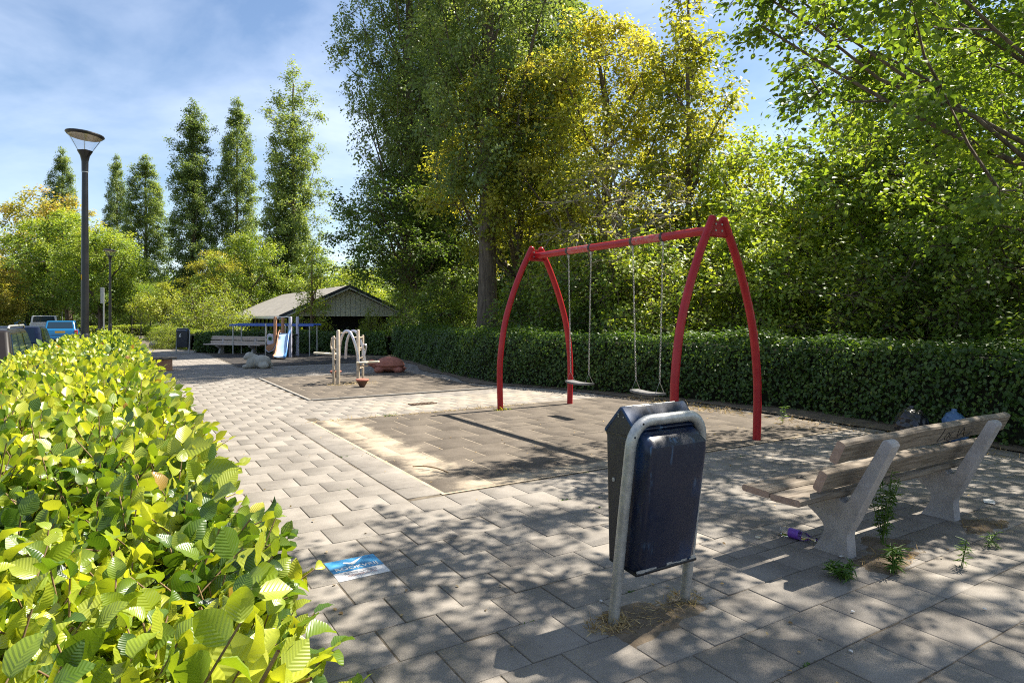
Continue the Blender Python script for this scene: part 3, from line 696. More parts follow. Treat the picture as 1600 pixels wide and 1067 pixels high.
# ---- litter bin: local origin between the legs, back towards -y, slot side +y
def litter_bin(loc, rz, label, group):
    root = thing('litter_bin', loc, label, 'litter bin', group, rz)
    # body profile (y, z): five-sided, deeper at the top
    hw = .200
    prof = [(.095, .272), (.112, .884), (.006, .996), (-.133, .862), (-.055, .262)]
    fnx = lambda p, q, o: (o, p, q)
    # round the front corners: body as loft of rounded section
    mb = MB().prism([(.095, .272), (.112, .880), (-.072, .860), (-.004, .266)], fnx, -hw, hw)
    body = mb.build('body', 'navy_side', root, bevel=.012, seg=3, smooth=True)
    fr = MB(); 
    sec = lambda zz: (-.095 - .092 * (zz - .262) / .6)
    ring = []
    for zz, shrink in ((.256, .010), (.266, 0), (.55, 0), (.80, 0), (.836, .006), (.856, .026), (.874, .050), (.893, .080)):
        yf = sec(min(zz, .83)) + shrink; w = hw - .012 - (.006 if zz > .85 else 0)
        rr = .045; pts = []
        for a in range(7):
            an = math.pi + (math.pi / 2) * a / 6; pts.append((-w + rr + rr * math.cos(an), yf + rr + rr * math.sin(an), zz))
        for a in range(7):
            an = 1.5 * math.pi + (math.pi / 2) * a / 6; pts.append((w - rr + rr * math.cos(an), yf + rr + rr * math.sin(an), zz))
        pts.append((w, .0, zz)); pts.insert(0, (-w, .0, zz)); ring.append(pts)
    v = [p for r_ in ring for p in r_]; k = len(ring[0])
    f = [(i * k + j, i * k + j + 1, (i + 1) * k + j + 1, (i + 1) * k + j) for i in range(len(ring) - 1) for j in range(k - 1)] + [tuple(range(k)), tuple(range((len(ring) - 1) * k, len(ring) * k))]
    front = MB().add(v, f).build('door_panel', 'navy', root, smooth=True)
    # hood: folded sheet
    hood = MB().prism([(.120, .872), (.118, .888), (.010, 1.000), (-.004, 1.000), (-.095, .905), (-.085, .893), (.003, .985), (.106, .876)], fnx, -hw - .004, hw + .004).build('hood', 'navy', root, bevel=.004, smooth=True)
    for sx in (-1, 1):
        MB().prism([(.108, .874), (.005, .988), (-.086, .896), (-.086, .86), (.108, .86)], fnx, sx * (hw - .004), sx * (hw + .001)).build('hood_gable', 'navy_side', root)
        MB().box((sx * (hw + .002), .02, .872), (.003, .18, .006)).build('seam', 'dark_steel', root)
        mbr = MB()
        for (yy_, zz_) in ((.02, .955), (-.015, .955), (.02, .965)): mbr.lathe([(.004, 0), (.003, .003)], (0, 0, 0), 8, Matrix.Rotation(R(90) * sx, 4, 'Y') ) if False else mbr.box((sx * (hw + .003), yy_, zz_), (.004, .006, .006))
        mbr.build('rivet', 'galv', root)
    lk = MB().lathe([(.010, 0), (.010, .003), (.006, .004), (.006, .002)], (-hw - .0005, .055, .655), 14, Matrix.Rotation(R(-90), 4, 'Y')).build('lock', 'galv', root)
    # worn bottom rim
    MB().prism([(.098, .262), (.098, .276), (-.092, .262), (-.092, .244)], fnx, -hw + .004, hw - .004).build('bottom_rim', 'plastic_black', root, bevel=.01)
    mw = MB()
    for q in range(16):
        x_ = random.uniform(-.185, .185); mw.box((x_, -.0965 - random.uniform(0, .001), .270 + random.uniform(-.005, .004)), (random.uniform(.01, .05), .004, random.uniform(.004, .012)))
    tag(mw.build('chipped_paint', 'galv', root), kind='stuff')
    # slot and white emblem on the street side
    sm = Matrix.Rotation(math.atan2(-.112, .108), 4, 'X')
    MB().box((0, .065, .944), (.27, .075, .006), sm).build('slot', 'near_black', root)
    for (a, b, w_, h_) in ((0, -.058, .34, .018), (0, .055, .34, .018)):
        p = Vector((0, .064, .947)) + sm @ Vector((0, b * .9, .004)); MB().box(p, (w_, h_, .012), sm).build('slot_rim', 'galv', root)
    em = MB().prism([(-.10, .66), (-.06, .78), (-.01, .80), (-.03, .77), (-.06, .69), (-.02, .70), (-.03, .66)], lambda p, q, o: (-p, o, q), .1125, .1155); em.build('emblem', 'white_paint', root)
    # tube hoop
    pts = [(-.225, .025, -.12), (-.225, .022, 0), (-.225, -.045, .42), (-.222, -.098, .80)]
    cr = .105
    def hoop(x, z): return (x, .022 - .125 * z / .95, z)
    P = [(-.232, .025, -.12), hoop(-.232, 0), hoop(-.232, .3), hoop(-.230, .6), hoop(-.226, .83)]
    P += [hoop(-.226 + cr - cr * math.cos(a), .83 + cr * math.sin(a) * 1.12) for a in np.linspace(.2, math.pi / 2, 7)]
    P += [hoop(.226 - cr + cr * math.sin(a), .83 + cr * math.cos(a) * 1.12) for a in np.linspace(0, math.pi / 2 - .2, 7)]
    P += [hoop(.226, .83), hoop(.230, .6), hoop(.232, .3), hoop(.232, 0), (.232, .025, -.12)]
    MB().tube(P, .0255, 16).build('hoop_frame', 'galv', root, smooth=True)
    hl = MB()
    for (x_, z_) in ((-.222, .868), (-.178, .925)):
        hl.lathe([(.0045, 0), (.0045, .003)], hoop(x_ - .004, z_ + .012) , 8, Matrix.Rotation(R(90), 4, 'X') )
    o_ = hl.build('bolt_hole', 'near_black', root); o_.location = (0, -.022, 0)
    return root
litter_bin((2.165, 2.215, 0), 0, 'scratched navy litter bin on a grey tube hoop, standing in the foreground', 'navy litter bins')
litter_bin((2.08, 27.75, 0), R(180 - 24), 'small navy litter bin with white emblem at the rear beside the back hedge', 'navy litter bins')

# ---- bench in the foreground
def bench_support(root, x, poly, th=.085):
    o = MB().prism(poly, lambda p, q, a: (x + a, p, q), -th / 2, th / 2).build('support', 'concrete', root, bevel=.012, seg=3, smooth=True); return o
def curve2(P, n=5): return [(p.x, p.y) for p in smooth_curve([(a, b, 0) for a, b in P], n)]
bench = thing('park_bench', (4.3, 2.2, 0), 'weathered wooden bench with grey concrete supports in the right foreground', 'bench')
BY = 2.2
back_edge = curve2([(2.112, -.03), (2.120, .06), (2.122, .14), (2.080, .225), (1.985, .44), (1.868, .695)], 4)
topc = [(1.876, .716), (1.898, .728), (1.918, .726)]
front_in = curve2([(1.925, .715), (2.02, .53), (2.108, .362)], 3)
notch = [(2.118, .338), (2.135, .325), (2.158, .325), (2.172, .338), (2.18, .352)]
seat_arm = [(2.30, .354), (2.50, .354), (2.515, .345), (2.515, .315)]
under = curve2([(2.50, .305), (2.40, .262), (2.30, .195), (2.268, .145), (2.285, .085), (2.335, .0), (2.345, -.03)], 4)
poly = [(a - BY, b) for a, b in back_edge + topc + front_in + notch + seat_arm + under]
for x in (3.665 - 4.3, 4.955 - 4.3): bench_support(bench, x, poly)
def plank(root, x0, x1, cy, cz, w, th, tilt, name):
    """long timber: w across, th thick, tilted about x"""
    m_ = Matrix.Rotation(tilt, 4, 'X'); mb = MB(); n = 14; V = []; F = []
    cs = [(-w / 2, -th / 2), (w / 2, -th / 2), (w / 2, th / 2), (-w / 2, th / 2)]; b = .009
    sec = []
    for (p, q), (dx, dy) in zip(cs, ((1, 1), (-1, 1), (-1, -1), (1, -1))):
        sec += [(p + dx * b * (1 if (dx * dy > 0) else 0), q + dy * b * (0 if dx * dy > 0 else 1)), (p + dx * b * (0 if dx * dy > 0 else 1), q + dy * b * (1 if dx * dy > 0 else 0))]
    sec = [(-w / 2 + b, -th / 2), (w / 2 - b, -th / 2), (w / 2, -th / 2 + b), (w / 2, th / 2 - b), (w / 2 - b, th / 2), (-w / 2 + b, th / 2), (-w / 2, th / 2 - b), (-w / 2, -th / 2 + b)]
    for i in range(n + 1):
        x = x0 + (x1 - x0) * i / n; sag = .003 * math.sin(i * 1.3) + random.uniform(-.0012, .0012)
        for (p, q) in sec:
            r_ = m_ @ Vector((0, p, q)); V.append((x, cy + r_.y, cz + r_.z + sag))
    k = 8
    F = [(i * k + j, i * k + (j + 1) % k, (i + 1) * k + (j + 1) % k, (i + 1) * k + j) for i in range(n) for j in range(k)] + [tuple(range(k - 1, -1, -1)), tuple(range(n * k, n * k + k))]
    o = MB().add(V, F).build(name, 'wood_old', root, smooth=True)
    o.data.materials.append(M('wood_end'))
    for p in o.data.polygons:
        if abs(p.normal.x) > .8: p.material_index = 1
    return o
plank(bench, 3.23 - 4.3, 5.33 - 4.3, 2.455 - BY, .376, .190, .040, R(2), 'seat_plank')
plank(bench, 3.20 - 4.3, 5.30 - 4.3, 2.238 - BY, .376, .190, .040, R(-1), 'seat_plank')
up_plank = plank(bench, 3.42 - 4.3, 5.52 - 4.3, 2.062 - BY, .655, .135, .052, R(114), 'back_plank')
plank(bench, 3.40 - 4.3, 5.50 - 4.3, 2.152 - BY, .476, .125, .052, R(113), 'back_plank')
mbt = MB()
for x in (3.665 - 4.3, 4.955 - 4.3):
    for (y_, z_) in ((2.455, .398), (2.238, .398)):
        for dx in (-.02, .02): mbt.lathe([(.011, 0), (.010, .003), (.004, .005)], (x + dx, y_ - BY, z_), 10)
mbt.build('bolt', 'dark_steel', bench)
# scrawl on the outer face of the upper back plank
def scrawl(strokes, fn, w, name, material, parent):
    mb = MB()
    for st in strokes:
        c_ = smooth_curve([(a, b, 0) for a, b in st], 4); mb.tube([fn(p.x, p.y) for p in c_], w, 4)
    return mb.build(name, material, parent)
m_ = Matrix.Rotation(R(114), 4, 'X'); nb = m_ @ Vector((0, 0, 1)); tb = m_ @ Vector((0, 1, 0))
fn_ = lambda a, b: Vector((4.56 - 4.3 + a, 2.062 - BY, .655)) + tb * b + nb * .0265
scrawl([[(0, .05), (-.012, 0), (-.03, -.045), (.02, -.04), (.05, -.03)], [(.085, .01), (.06, 0), (.06, -.035), (.09, -.04), (.10, -.01), (.085, .012)], [(.17, .02), (.13, .01), (.125, -.03), (.17, -.035)], [(.21, .03), (.24, -.04), (.28, .03), (.33, -.04), (.42, -.03)], [(.10, -.05), (.2, -.045), (.34, -.055)]], fn_, .0032, 'scrawl', 'graffiti', up_plank)

# ---- swing frame
SX, SY0, SY1, BZ = 5.60, 4.74, 8.32, 2.385
sw = thing('swing_set', (SX, (SY0 + SY1) / 2, 0), 'red steel swing frame with two arched pairs of legs', 'swing set')
yo = (SY0 + SY1) / 2
legp = [(.655, -.15), (.66, 0), (.672, .5), (.655, .85), (.585, 1.3), (.455, 1.72), (.295, 2.1), (.155, 2.37), (.085, 2.50)]
for yv in (SY0, SY1):
    for sg in (-1, 1):
        P = smooth_curve([(sg * a, yv - yo, b) for a, b in legp], 6); e = (P[-1] - P[-2]).normalized()
        P = P + [P[-1] + e * .012, P[-1] + e * .022, P[-1] + e * .028]; rad = [.046] * (len(P) - 3) + [.041, .029, .008]
        MB().tube(P, rad, 18).build('leg', 'red_paint', sw, smooth=True)
    s_ = 1 if yv == SY0 else -1
    pl = MB().prism([(-.20, 2.305), (.20, 2.305), (.135, 2.475), (-.135, 2.475)], lambda p, q, o: (p, yv - yo + o, q), -.012, .012).build('gusset_plate', 'red_paint', sw, bevel=.004)
    mbp = MB()
    for (a, b) in ((-.05, 2.435), (.05, 2.435), (-.05, 2.365), (.05, 2.365)):
        for f_ in (-1, 1): mbp.lathe([(.013, 0), (.011, .008)], (a, yv - yo + f_ * .012, b), 8, Matrix.Rotation(R(-90) * f_, 4, 'X'))
    mbp.build('bolts', 'galv', pl)
MB().prism([(-.19, 2.300), (.19, 2.300), (.19, 2.312), (-.19, 2.312)], lambda p, q, o: (p, SY0 - yo + o, q), .0, .05).build('gusset_flange', 'red_paint', sw)
MB().prism([(-.19, 2.300), (.19, 2.300), (.19, 2.312), (-.19, 2.312)], lambda p, q, o: (p, SY1 - yo + o, q), -.05, .0).build('gusset_flange', 'red_paint', sw)
beam = MB().tube([(0, SY0 - yo + .012, BZ), (0, SY1 - yo - .012, BZ)], .050, 20).build('beam', 'red_paint', sw, smooth=True)
CH = [(7.47, 6.95), (6.10, 5.57)]
for (a, b) in CH:
    MB().tube([(0, b - yo - .03, BZ), (0, a - yo + .03, BZ)], .0508, 20).build('worn_sleeve', 'red_worn', beam, smooth=True)
    for q in (a, b):
        MB().tube([(0, q - yo - .018, BZ), (0, q - yo + .018, BZ)], .058, 18).build('clamp', 'dark_steel', beam, smooth=True)
        MB().box((0, q - yo, BZ - .075), (.03, .02, .05)).build('hanger', 'chain_steel', beam, bevel=.003)
def ring_link(mb, c, ax, side, L=.042, W=.019, r=.0033):
    pts = []
    for i in range(12):
        a = 2 * math.pi * i / 12; pts.append(c + side * (W / 2 * math.cos(a)) + ax * ((L / 2) * math.sin(a)))
    mb.tube(pts, r, 5, closed=True)
for n_, (ya, yb) in enumerate(CH):
    yc = (ya + yb) / 2; lab = ['empty swing seat on chains at the far end of the red beam', 'empty swing seat on chains nearer the camera'][n_]
    s_ = thing('swing', (SX, yc, 0), lab, 'swing', 'swings under the red beam')
    zs = .475
    seat = MB(); n = 12; prof = [(-.085, 0), (-.08, .012), (.08, .012), (.085, 0), (.08, -.016), (-.08, -.016)]; V = []; F = []
    for i in range(n + 1):
        t = -1 + 2 * i / n; sag = .014 * (t * t) - .006
        for (p, q) in prof: V.append((p * (1 - .12 * t ** 8), t * .245, zs + sag + q))
    k = 6; F = [(i * k + j, i * k + (j + 1) % k, (i + 1) * k + (j + 1) % k, (i + 1) * k + j) for i in range(n) for j in range(k)] + [tuple(range(k - 1, -1, -1)), tuple(range(n * k, n * k + k))]
    MB().add(V, F).build('seat', 'seat_rubber', s_, smooth=True)
    for q in (ya, yb):
        tp = Vector((0, q - yc, BZ - .10)); sg = 1 if q > yc else -1; bt = Vector((0, sg * .21, zs + .15))
        mb = MB(); ax = (bt - tp).normalized(); Lt = (bt - tp).length; nl = int(Lt / .034)
        for i in range(nl):
            side = Vector((1, 0, 0)) if i % 2 else ax.cross(Vector((1, 0, 0)))
            ring_link(mb, tp + ax * (Lt * (i + .5) / nl), ax, side)
        mb.build('chain', 'chain_steel', s_, smooth=True)
        tri = MB().tube([bt, (-.075, sg * .21, zs + .012), (.075, sg * .21, zs + .012)], .0045, 6, closed=True).build('seat_bracket', 'chain_steel', s_)

# ---- smoke-free tile let into the pavement
def text_mesh(txt, size, name, material, parent, loc, extrude=.0006, rz=0, sx=1):
    cu = bpy.data.curves.new('t', 'FONT'); cu.body = txt; cu.size = size; cu.align_x = 'CENTER'; cu.align_y = 'CENTER'; cu.extrude = extrude; cu.resolution_u = 3; cu.offset = size * .018
    o = bpy.data.objects.new('t', cu); COL.objects.link(o)
    dg = bpy.context.evaluated_depsgraph_get(); me = bpy.data.meshes.new_from_object(o.evaluated_get(dg)); bpy.data.objects.remove(o)
    me.materials.clear(); me.materials.append(M(material)); q = bpy.data.objects.new(name, me); COL.objects.link(q); q.parent = parent; q.location = loc; q.rotation_euler = (0, 0, rz); q.scale = (sx, 1, 1)
    return q
rt = thing('sign_tile', (1.14, 3.51, 0), 'blue and white smoke-free sign tile with tick mark set in the pavement', 'sign tile')
MB().box((0, 0, -.015), (.292, .292, .034)).build('slab', 'tile_white', rt, bevel=.003)
MB().box((0, .055, .0027), (.290, .180, .0014)).build('blue_field', 'tile_blue', rt)
MB().prism([(-.055, .085), (-.045, .099), (-.012, .078), (.02, .098), (.062, .128), (.070, .138), (.075, .135), (.03, .085), (.002, .052), (-.012, .046)], lambda p, q, o: (p, q, o), .0036, .0046).build('tick_mark', 'white_paint', rt)
text_mesh('ROOKVRIJ', .056, 'lettering', 'white_paint', rt, (.0, .004, .0042), sx=.96)
text_mesh('ROOKVRIJE', .036, 'small_lettering', 'faint_grey', rt, (.0, -.068, .0032))
text_mesh('GENERATIE', .032, 'small_lettering', 'faint_pink', rt, (.0, -.102, .0032))

# ---- lamp posts
def lamp_post(loc, label, h=4.62, tilt=True):
    root = thing('lamp_post', loc, label, 'lamp post', 'black park lamps')
    MB().lathe([(.085, -.1), (.085, 1.02), (.078, 1.10), (.060, 1.14)], n=20).build('base_sleeve', 'lamp_black', root, smooth=True)
    MB().box((.0, -.083, .85), (.07, .012, .28)).build('hatch', 'lamp_black', root, bevel=.004)
    MB().lathe([(.060, 1.13), (.056, 2.4), (.046, h - .70)], n=20).build('pole', 'lamp_black', root, smooth=True)
    MB().lathe([(.049, h - .705), (.049, h - .69)], n=20).build('joint_ring', 'galv', root)
    head = MB().lathe([(.050, h - .69), (.052, h - .52), (.072, h - .42), (.112, h - .345), (.116, h - .335), (.06, h - .335)], n=28).build('socket', 'lamp_black', root, smooth=True)
    mt = Matrix.Rotation(R(5), 4, 'Y')
    c = (0, 0, h - .06)
    MB().lathe([(.0, .045), (.20, .038), (.285, .016), (.290, .0), (.262, -.03), (.255, -.03)], c, 36, mt).build('canopy', 'lamp_black', root, smooth=True)
    MB().lathe([(.248, -.031), (.23, -.05), (.12, -.062), (.0, -.065)], c, 32, mt).build('reflector', 'lamp_face', root, smooth=True)
    n = 32; V = []; F = []
    for j in range(n):
        a = 2 * math.pi * j / n; q = mt @ Vector((.255 * math.cos(a), .255 * math.sin(a), -.032)) + Vector(c)
        V += [(.108 * math.cos(a), .108 * math.sin(a), h - .335), tuple(q)]
    F = [(2 * j, 2 * ((j + 1) % n), 2 * ((j + 1) % n) + 1, 2 * j + 1) for j in range(n)]
    MB().add(V, F).build('glass_bowl', 'lamp_bowl', root, smooth=True)
    for a in (.5, 2.6, 4.7):
        q = mt @ Vector((.25 * math.cos(a), .25 * math.sin(a), -.035)) + Vector(c)
        MB().tube([(.108 * math.cos(a), .108 * math.sin(a), h - .34), q], .005, 6).build('strut', 'galv', root)
    MB().lathe([(.07, h - .335), (.05, h - .315), (.0, h - .312)], n=16).build('lamp_cap', 'galv', root, smooth=True)
    a = R(-122 + 20)
    MB().box((-.050, -.022, 2.1), (.012, .035, .09)).build('number_label', 'label_yellow', root)
    return root
lamp_post((-.51, 13.1, 0), 'tall black park lamp with a tilted disc head rising from the near hedge', 4.60)
lamp_post((-.41, 36.7, -.05), 'smaller-looking black park lamp farther down the path by the round tree', 4.80)
# slim pale lamps far down the street
def slim_lamp(u, d, h, label):
    x, y_ = at(u, d); root = thing('street_lamp', (x, y_, -.12), label, 'street lamp', 'slim pale street lamps')
    MB().tube([(0, 0, 0), (0, 0, h)], [.06, .04], 10).build('pole', 'galv', root, smooth=True)
    MB().lathe([(.05, h - .02), (.17, h + .10), (.20, h + .22), (.14, h + .30), (0, h + .33)], n=14).build('head', 'white_paint', root, smooth=True)
slim_lamp(70, 60, 2.55, 'slim pale street lamp behind the white van')
slim_lamp(97, 58, 3.0, 'slim pale street lamp just left of the big trunk')

# ---- cars along the street (local: y forward, x right)
def car(loc, rz, paint, label, L=4.45, W=1.74, belt=.93, roof=1.43, cab=(.10, 3.30, .62, 2.55), kind='estate', plate=False):
    root = thing('parked_car', loc, label, 'car', 'cars parked along the street', rz)
    hw = W / 2; b0, b1, t0, t1 = cab; rw = hw - .15
    side = [(0, .30), (-.02, .48), (0, .72), (.05, belt), (b1 + .02, belt + .0), (L - .55, belt - .10), (L - .10, .72), (L, .55), (L - .02, .28), (L - .6, .22), (.5, .22)]
    MB().prism(side, lambda p, q, o: (o, p, q), -hw, hw).build('body', paint, root, bevel=.07, seg=4, smooth=True)
    bl = [(-hw + .05, b0), (hw - .05, b0), (hw - .05, b1), (-hw + .05, b1)]; tl = [(-rw, t0), (rw, t0), (rw, t1), (-rw, t1)]
    V = [(x, y_, belt - .03) for x, y_ in bl] + [(x, y_, roof) for x, y_ in tl]
    MB().add(V, [(0, 1, 5, 4), (1, 2, 6, 5), (2, 3, 7, 6), (3, 0, 4, 7), (4, 5, 6, 7)]).build('cabin', paint, root, bevel=.06, seg=4, smooth=True)
    V = [Vector(q) for q in V]
    def panel(i0, i1, i2, i3, a0, a1, c0, c1, name, material='car_glass', off=.012):
        A, B, C_, D_ = V[i0], V[i1], V[i2], V[i3]
        def pt(a, c): return (A * (1 - a) + B * a) * (1 - c) + (D_ * (1 - a) + C_ * a) * c
        nn = (B - A).cross(D_ - A).normalized()
        if nn.dot((A + B + C_ + D_) / 4 - Vector((0, (b0 + b1) / 2, 1))) < 0: nn = -nn
        q = [pt(a0, c0), pt(a1, c0), pt(a1, c1), pt(a0, c1)]
        mb = MB().add([p + nn * off for p in q] + [p - nn * .02 for p in q], [(0, 1, 2, 3), (0, 4, 5, 1), (1, 5, 6, 2), (2, 6, 7, 3), (3, 7, 4, 0)])
        return mb.build(name, material, root)
    panel(0, 1, 5, 4, .08, .92, .22, .90, 'rear_window'); panel(2, 3, 7, 6, .08, .92, .16, .92, 'windscreen')
    for (i, s_) in (((1, 2, 6, 5), 1), ((3, 0, 4, 7), -1)):
        for (a0, a1) in ((.07, .30), (.33, .60), (.63, .93)):
            if s_ < 0: a0, a1 = 1 - a1, 1 - a0
            w_ = panel(*i, a0, a1, .14, .86, 'side_window')
        panel(*i, .05, .95, .06, .10, 'window_trim', 'chrome', .016)
    for s_ in (-1, 1):
        MB().box((s_ * (hw - .04), .05, .78), (.16, .10, .26)).build('tail_light', 'red_lens', root, bevel=.03, seg=3)
        mi = MB().lathe([(.0, -.07), (.07, -.05), (.085, 0), (.07, .05), (0, .07)], (s_ * (hw + .09), b1 - .55, belt + .05), 12, Matrix.Scale(1.25, 4, (1, 0, 0))).build('mirror', 'plastic_black' if kind != 'estate' else 'plastic_black', root, smooth=True)
        MB().box((s_ * (hw - .10), L - .12, .68), (.28, .14, .14)).build('headlight', 'chrome', root, bevel=.03)
        if kind == 'estate': MB().tube([(s_ * (rw - .02), t0 + .1, roof + .01), (s_ * (rw - .02), t0 + .2, roof + .05), (s_ * (rw - .02), t1 - .1, roof + .05), (s_ * (rw - .02), t1, roof + .01)], .016, 8).build('roof_rail', 'galv', root, smooth=True)
        for yv in (.80, L - .82):
            wh = MB().lathe([(.20, -.10), (.30, -.10), (.315, -.06), (.315, .06), (.30, .10), (.20, .10)], (s_ * (hw - .10), yv, .315), 24, Matrix.Rotation(R(90), 4, 'Y')).build('tyre', 'tyre', root, smooth=True)
            MB().lathe([(.205, -.104), (.16, -.085), (.05, -.08), (.03, -.1)], (s_ * (hw - .10), yv, .315), 16, Matrix.Rotation(R(90) * -s_, 4, 'Y')).build('rim', 'chrome', wh, smooth=True)
    MB().box((0, -.02, .62 if kind != 'hatch' else .80), (.50, .02, .11)).build('number_plate', 'label_yellow', root)
    MB().box((0, -.01, .42), (W - .1, .08, .2)).build('bumper', paint, root, bevel=.03)
    return root
ZR = -.21
car((-2.12, 11.3, ZR), 0, 'car_dark', 'dark brown estate car with roof rails at the left edge', roof=1.44)
car((-2.40, 18.4, ZR), 0, 'car_navy', 'dark blue saloon parked beyond the brown estate car', roof=1.40, cab=(.45, 3.2, 1.0, 2.45), kind='saloon')
car((-3.05, 46.5, ZR - .05), 0, 'car_blue', 'bright blue hatchback beside the big tree trunk', L=3.7, W=1.66, roof=1.46, cab=(.04, 2.9, .38, 2.1), kind='hatch')
car((-5.6, 68, ZR), 0, 'car_white', 'white van far down the street', L=4.6, W=2.0, belt=1.1, roof=1.78, cab=(.02, 3.8, .12, 3.2), kind='van')

# ---- street bits
x, y_ = at(162, 34); sp_ = thing('sign_post', (x, y_, -.06), 'thin grey sign post with a narrow plate seen edge-on', 'sign post')
MB().tube([(0, 0, 0), (0, 0, 3.05)], .032, 10).build('post', 'galv', sp_, smooth=True)
MB().box((-.06, 0, 2.65), (.17, .03, .85)).build('plate', 'galv', sp_, bevel=.006)
x, y_ = at(156.5, 33); ub = thing('utility_box', (x, y_, -.06), 'small dark blue box with white emblem beside the sign post', 'box')
MB().box((0, 0, .62), (.36, .3, .56)).build('casing', 'navy_side', ub, bevel=.02); MB().box((0, 0, .17), (.1, .1, .36)).build('stand', 'galv', ub)
MB().lathe([(.055, 0), (.055, .004)], (.02, -.152, .52), 14, Matrix.Rotation(R(90), 4, 'X')).build('emblem', 'white_paint', ub)
x, y_ = at(32, 56); bc = thing('container', (x, y_, -.12), 'light blue rounded container far at the left by the trees', 'container')
MB().lathe([(.42, 0), (.45, .9), (.40, 1.15), (.2, 1.32), (0, 1.36)], n=18).build('shell', 'sky_blue', bc, smooth=True); MB().box((0, -.42, .95), (.3, .1, .16)).build('slot', 'near_black', bc)
# ball-court fence
x0_, y0_ = at(206, 47); x1_, y1_ = at(266, 44); cf = thing('court_fence', (x0_, y0_, -.2), 'tall dark wire fence round a court beyond the path', 'fence')
vx, vy = x1_ - x0_, y1_ - y0_
for i in range(5): MB().tube([(vx * i / 4, vy * i / 4, 0), (vx * i / 4, vy * i / 4, 3.1)], .035, 6).build('post', 'dark_steel', cf)
for i in range(14): MB().tube([(0, 0, .1 + i * .22), (vx, vy, .1 + i * .22)], .010, 4).build('wire', 'dark_steel', cf)
x, y_ = at(263, 52); sb_ = thing('sign_board', (x, y_, -.2), 'plain white board on a post behind the far shrubs', 'sign board'); MB().box((0, 0, 2.2), (.75, .05, .85)).build('board', 'white_paint', sb_, bevel=.01); MB().tube([(0, .05, 0), (0, .05, 2.6)], .04, 8).build('post', 'galv', sb_)
# ---- rear bench, low bench, stone
def rear_bench():
    a = Vector((3.02, 27.70, 0)); b = Vector((4.74, 25.62, 0)); d = b - a; L = d.length
    root = thing('park_bench', (a + b) / 2, 'long wooden bench in front of the back hedge beside the slide', 'bench', None, math.atan2(d.y, d.x))
    plank(root, -L / 2, L / 2, .12, .60, .15, .05, R(100), 'back_plank'); plank(root, -L / 2, L / 2, .09, .43, .13, .05, R(98), 'back_plank')
    plank(root, -L / 2, L / 2, -.22, .36, .19, .045, 0, 'seat_plank'); plank(root, -L / 2, L / 2, -.02, .36, .18, .045, 0, 'seat_plank')
    for x in (-L * .28, L * .30):
        MB().prism([(-.18, 0), (.10, 0), (.07, .18), (.16, .68), (.09, .68), (.0, .335), (-.30, .335), (-.30, .29), (-.10, .18)], lambda p, q, o: (x + o, p + .03, q), -.05, .05).build('support', 'concrete', root, bevel=.012)
    return root
rb_ = rear_bench()
for ch in rb_.children:
    if 'plank' in ch.name: ch.data.materials[0] = M('wood_pale')
lb = thing('low_bench', (1.02, 19.3, 0), 'low slatted bench half hidden behind the near hedge', 'bench')
plank(lb, -.45, .28, -.14, .33, .22, .05, 0, 'seat_plank'); plank(lb, -.45, .28, .12, .33, .22, .05, 0, 'seat_plank')
MB().box((-.08, 0, .15), (.5, .42, .3)).build('base', 'orange_wood', lb, bevel=.01)
def blob(name, parts, material, parent, voxel=.03, smooth_it=6, noise=0, loc=(0, 0, 0)):
    """one continuous lump grown from overlapping ellipsoids"""
    bm = bmesh.new()
    for (c_, r_, rot) in parts:
        mtx = Matrix.Translation(c_) @ Euler(rot).to_matrix().to_4x4() @ Matrix.Diagonal((*r_, 1)); bmesh.ops.create_icosphere(bm, subdivisions=3, radius=1, matrix=mtx)
    me = bpy.data.meshes.new(name); bm.to_mesh(me); bm.free(); me.materials.append(M(material))
    o = bpy.data.objects.new(name, me); COL.objects.link(o); o.parent = parent; o.location = loc
    rm = o.modifiers.new('r', 'REMESH'); rm.mode = 'VOXEL'; rm.voxel_size = voxel; rm.use_smooth_shade = True
    sm_ = o.modifiers.new('s', 'SMOOTH'); sm_.factor = .5; sm_.iterations = smooth_it
    if noise:
        tx = bpy.data.textures.new('crumple', 'CLOUDS'); tx.noise_scale = .07; dp = o.modifiers.new('d', 'DISPLACE'); dp.texture = tx; dp.strength = noise; dp.mid_level = .5
    return o
rk = thing('boulder', (*at(241, 29.5), 0), 'dark grey boulder on the path edge beyond the hedge', 'boulder')
blob('stone', [((0, 0, .14), (.22, .2, .2), (0, 0, .4)), ((.12, .05, .1), (.2, .16, .14), (.2, 0, 0))], 'grey_rock', rk, .03, 3)
# ---- lying bear sculpture (facing left of picture)
bx, by_ = at(402, 17.6); br = thing('bear_sculpture', (bx, by_, 0), 'pale stone sculpture of a lying bear on the paving', 'sculpture', None, -YAW)
blob('figure', [((.10, .05, .185), (.26, .20, .185), (0, 0, 0)), ((-.10, .03, .20), (.17, .17, .20), (0, 0, 0)), ((-.20, -.02, .34), (.135, .13, .115), (0, .2, .3)), ((-.295, -.06, .30), (.07, .07, .06), (0, .2, .3)),
               ((-.175, -.10, .425), (.032, .025, .034), (0, 0, 0)), ((-.165, .07, .425), (.032, .025, .034), (0, 0, 0)), ((-.26, -.10, .06), (.12, .065, .06), (0, 0, .2)), ((-.24, .12, .06), (.12, .065, .06), (0, 0, -.1)),
               ((-.18, -.10, .14), (.085, .08, .14), (0, 0, 0)), ((.22, -.12, .085), (.15, .085, .09), (0, 0, 0)), ((.22, .2, .085), (.14, .08, .09), (0, 0, 0)), ((.345, .05, .16), (.035, .035, .04), (0, 0, 0))], 'stone_white', br, .018, 5)
mb = MB(); [mb.lathe([(.0, -.012), (.014, 0), (0, .012)], q, 8) for q in ((-.285, -.118, .36), (-.318, .045, .352))]; mb.build('eye', 'grey_rock', br)
